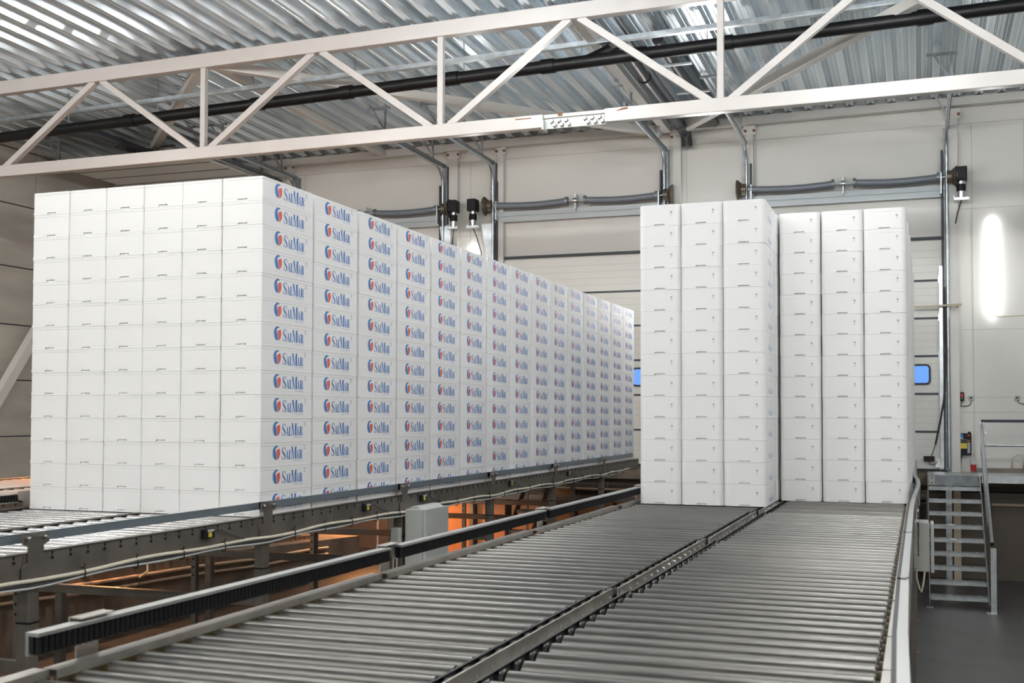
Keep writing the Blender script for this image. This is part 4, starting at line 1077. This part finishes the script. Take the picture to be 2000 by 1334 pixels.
tag(mb.build('conduit', wood, origin=(1.6, WY-.03, -1.04)), 'short cream pipe stub with thin wire beside the right red plug', 'pipe')
def push_button(x, label, lamp_first=True):
    r = thing('push_button_station', (x, WY-.06, .27), label, 'switch')
    mb = MB(); mb.box(x-.04, x+.04, WY-.07, WY, .27, .43); mb.build('case', black, r, bevel=.01)
    for k in range(2):
        mb = MB(); mb.box(x-.022, x+.022, WY-.078, WY-.07, .375-.035*k, .405-.035*k); mb.build('red_button', red, r)
    mb = MB(); mb.box(x-.018, x+.018, WY-.076, WY-.07, .30, .32); mb.build('green_button', mat('green_button', (.03, .2, .12), .4) if 'green_button' not in MATS else MATS['green_button'], r)
push_button(.745, 'black switch box with red buttons, right of the door track')
push_button(2.0, 'black switch box with red buttons at the right picture edge')
def knob(x, label):
    r = thing('key_switch', (x, WY-.05, .27), label, 'switch')
    mb = MB(); mb.box(x-.045, x+.045, WY-.05, WY, .28, .37); mb.build('case', cab_m, r, bevel=.012)
    mb = MB(); mb.cyl((x-.005, WY-.065, .325), (x-.005, WY-.05, .325), .018, 12); mb.build('knob', black, r)
knob(.91, 'small grey round switch beside the left switch box with red buttons')
knob(1.70, 'small grey round switch left of the switch box at the picture edge')
mb = MB(); mb.tube([(.745, WY-.03, .27), (.735, WY-.03, .22), (.68, WY-.03, .18), (.60, WY-.03, .15), (.58, WY-.03, .10)], .008, 6); mb.tube([(.91, WY-.03, .27), (.89, WY-.03, .20), (.82, WY-.03, .17), (.70, WY-.03, .18)], .007, 6)
tag(mb.build('cable', black_rub, origin=(.75, WY-.03, .1)), 'black wires below the left switch box running to the door track', 'cable')
mb = MB(); mb.tube([(1.70, WY-.03, .27), (1.74, WY-.03, .22), (1.84, WY-.03, .20), (1.97, WY-.03, .21), (2.0, WY-.03, .26)], .007, 6); tag(mb.build('cable', black_rub, origin=(1.8, WY-.03, .2)), 'black wire sagging between the two switches at the right edge', 'cable')
mb = MB(); mb.box(.55, .60, WY-.05, WY, -1.04, .12); tag(mb.build('conduit', wood, origin=(.57, WY-.02, -1.04)), 'cream cable duct on the wall right of the rightmost door track', 'pipe')
mb = MB(); mb.tube([(.45, WY-.22, 2.4), (.47, WY-.24, 1.2), (.43, WY-.26, .3), (.36, WY-.28, -.1), (.27, WY-.28, -.55)], .018, 8); mb.tube([(.27, WY-.28, -.55), (.22, WY-.27, -.70), (.18, WY-.25, -.82)], .008, 6)
tag(mb.build('hanging_cable', black_rub, origin=(.4, WY-.25, -.8)), 'black cable hanging down beside the right edge of the rightmost door', 'cable')
r = thing('door_sensor', (.15, WY-.2, -.85), 'small black sensor box with orange light low on the rightmost door', 'sensor')
mb = MB(); mb.box(.06, .25, WY-.20, WY-.09, -.86, -.77); mb.build('case', black, r, bevel=.006)
mb = MB(); mb.cyl((.18, WY-.206, -.81), (.18, WY-.20, -.81), .012, 8); mb.build('light', orange_pl, r)
mb = MB(); mb.tube([(.15, WY-.15, -.86), (.17, WY-.15, -.93), (.26, WY-.15, -.93), (.30, WY-.15, -.87)], .007, 6); mb.build('cable', black_rub, r)
mb = MB(); mb.box(.27, .36, WY-.14, WY-.09, -.98, -.80); tag(mb.build('roller_bracket', chrome, origin=(.3, WY-.1, -.98)), 'shiny bracket at the bottom corner of the rightmost door', 'bracket')
mb = MB(); mb.box(.36, .42, WY-.20, WY-.12, -1.0, 2.8); tag(mb.build('door_side_rail', galv, origin=(.39, WY-.15, -1)), 'galvanised inner rail along the right edge of the rightmost door', 'rail')
r = thing('wooden_bar', (.35, WY-.3, 2.03), 'pale wooden bar held across the track of the rightmost door', 'bar')
mb = MB(); mb.beam((-.10, WY-.28, 2.03), (.75, WY-.30, 2.06), .03, .035); mb.box(.60, .64, WY-.30, WY-.27, 1.95, 2.03); mb.build('bar', wood, r)
mb = MB(); mb.tube([(1.32, WY-.02, 1.86), (1.42, WY-.02, 1.84), (1.8, WY-.02, 1.85), (2.3, WY-.02, 1.84)], .010, 6); tag(mb.build('cable', cream_cable, origin=(1.6, WY-.02, 1.85)), 'cream cable leading right from the foot of the glowing wall tube', 'cable')
mb = MB(); mb.box(1.2, 9, 22.2, 22.24, -1.62, -1.58); tag(mb.build('cable_duct', tan_pipe, origin=(4, 22.2, -1.6)), 'thin tan duct along the wall under the dock platform', 'pipe')
mb = MB(); mb.box(-.60, -.10, WY-.80, WY-.46, -1.25, -1.06); mb.box(-.60, -.10, WY-.80, WY-.71, FL, -1.06); tag(mb.build('dock_bumper', conc_d, origin=(-.3, WY-.2, -1.25)), 'rough brown sill block under the rightmost door beside the stairs', 'sill')
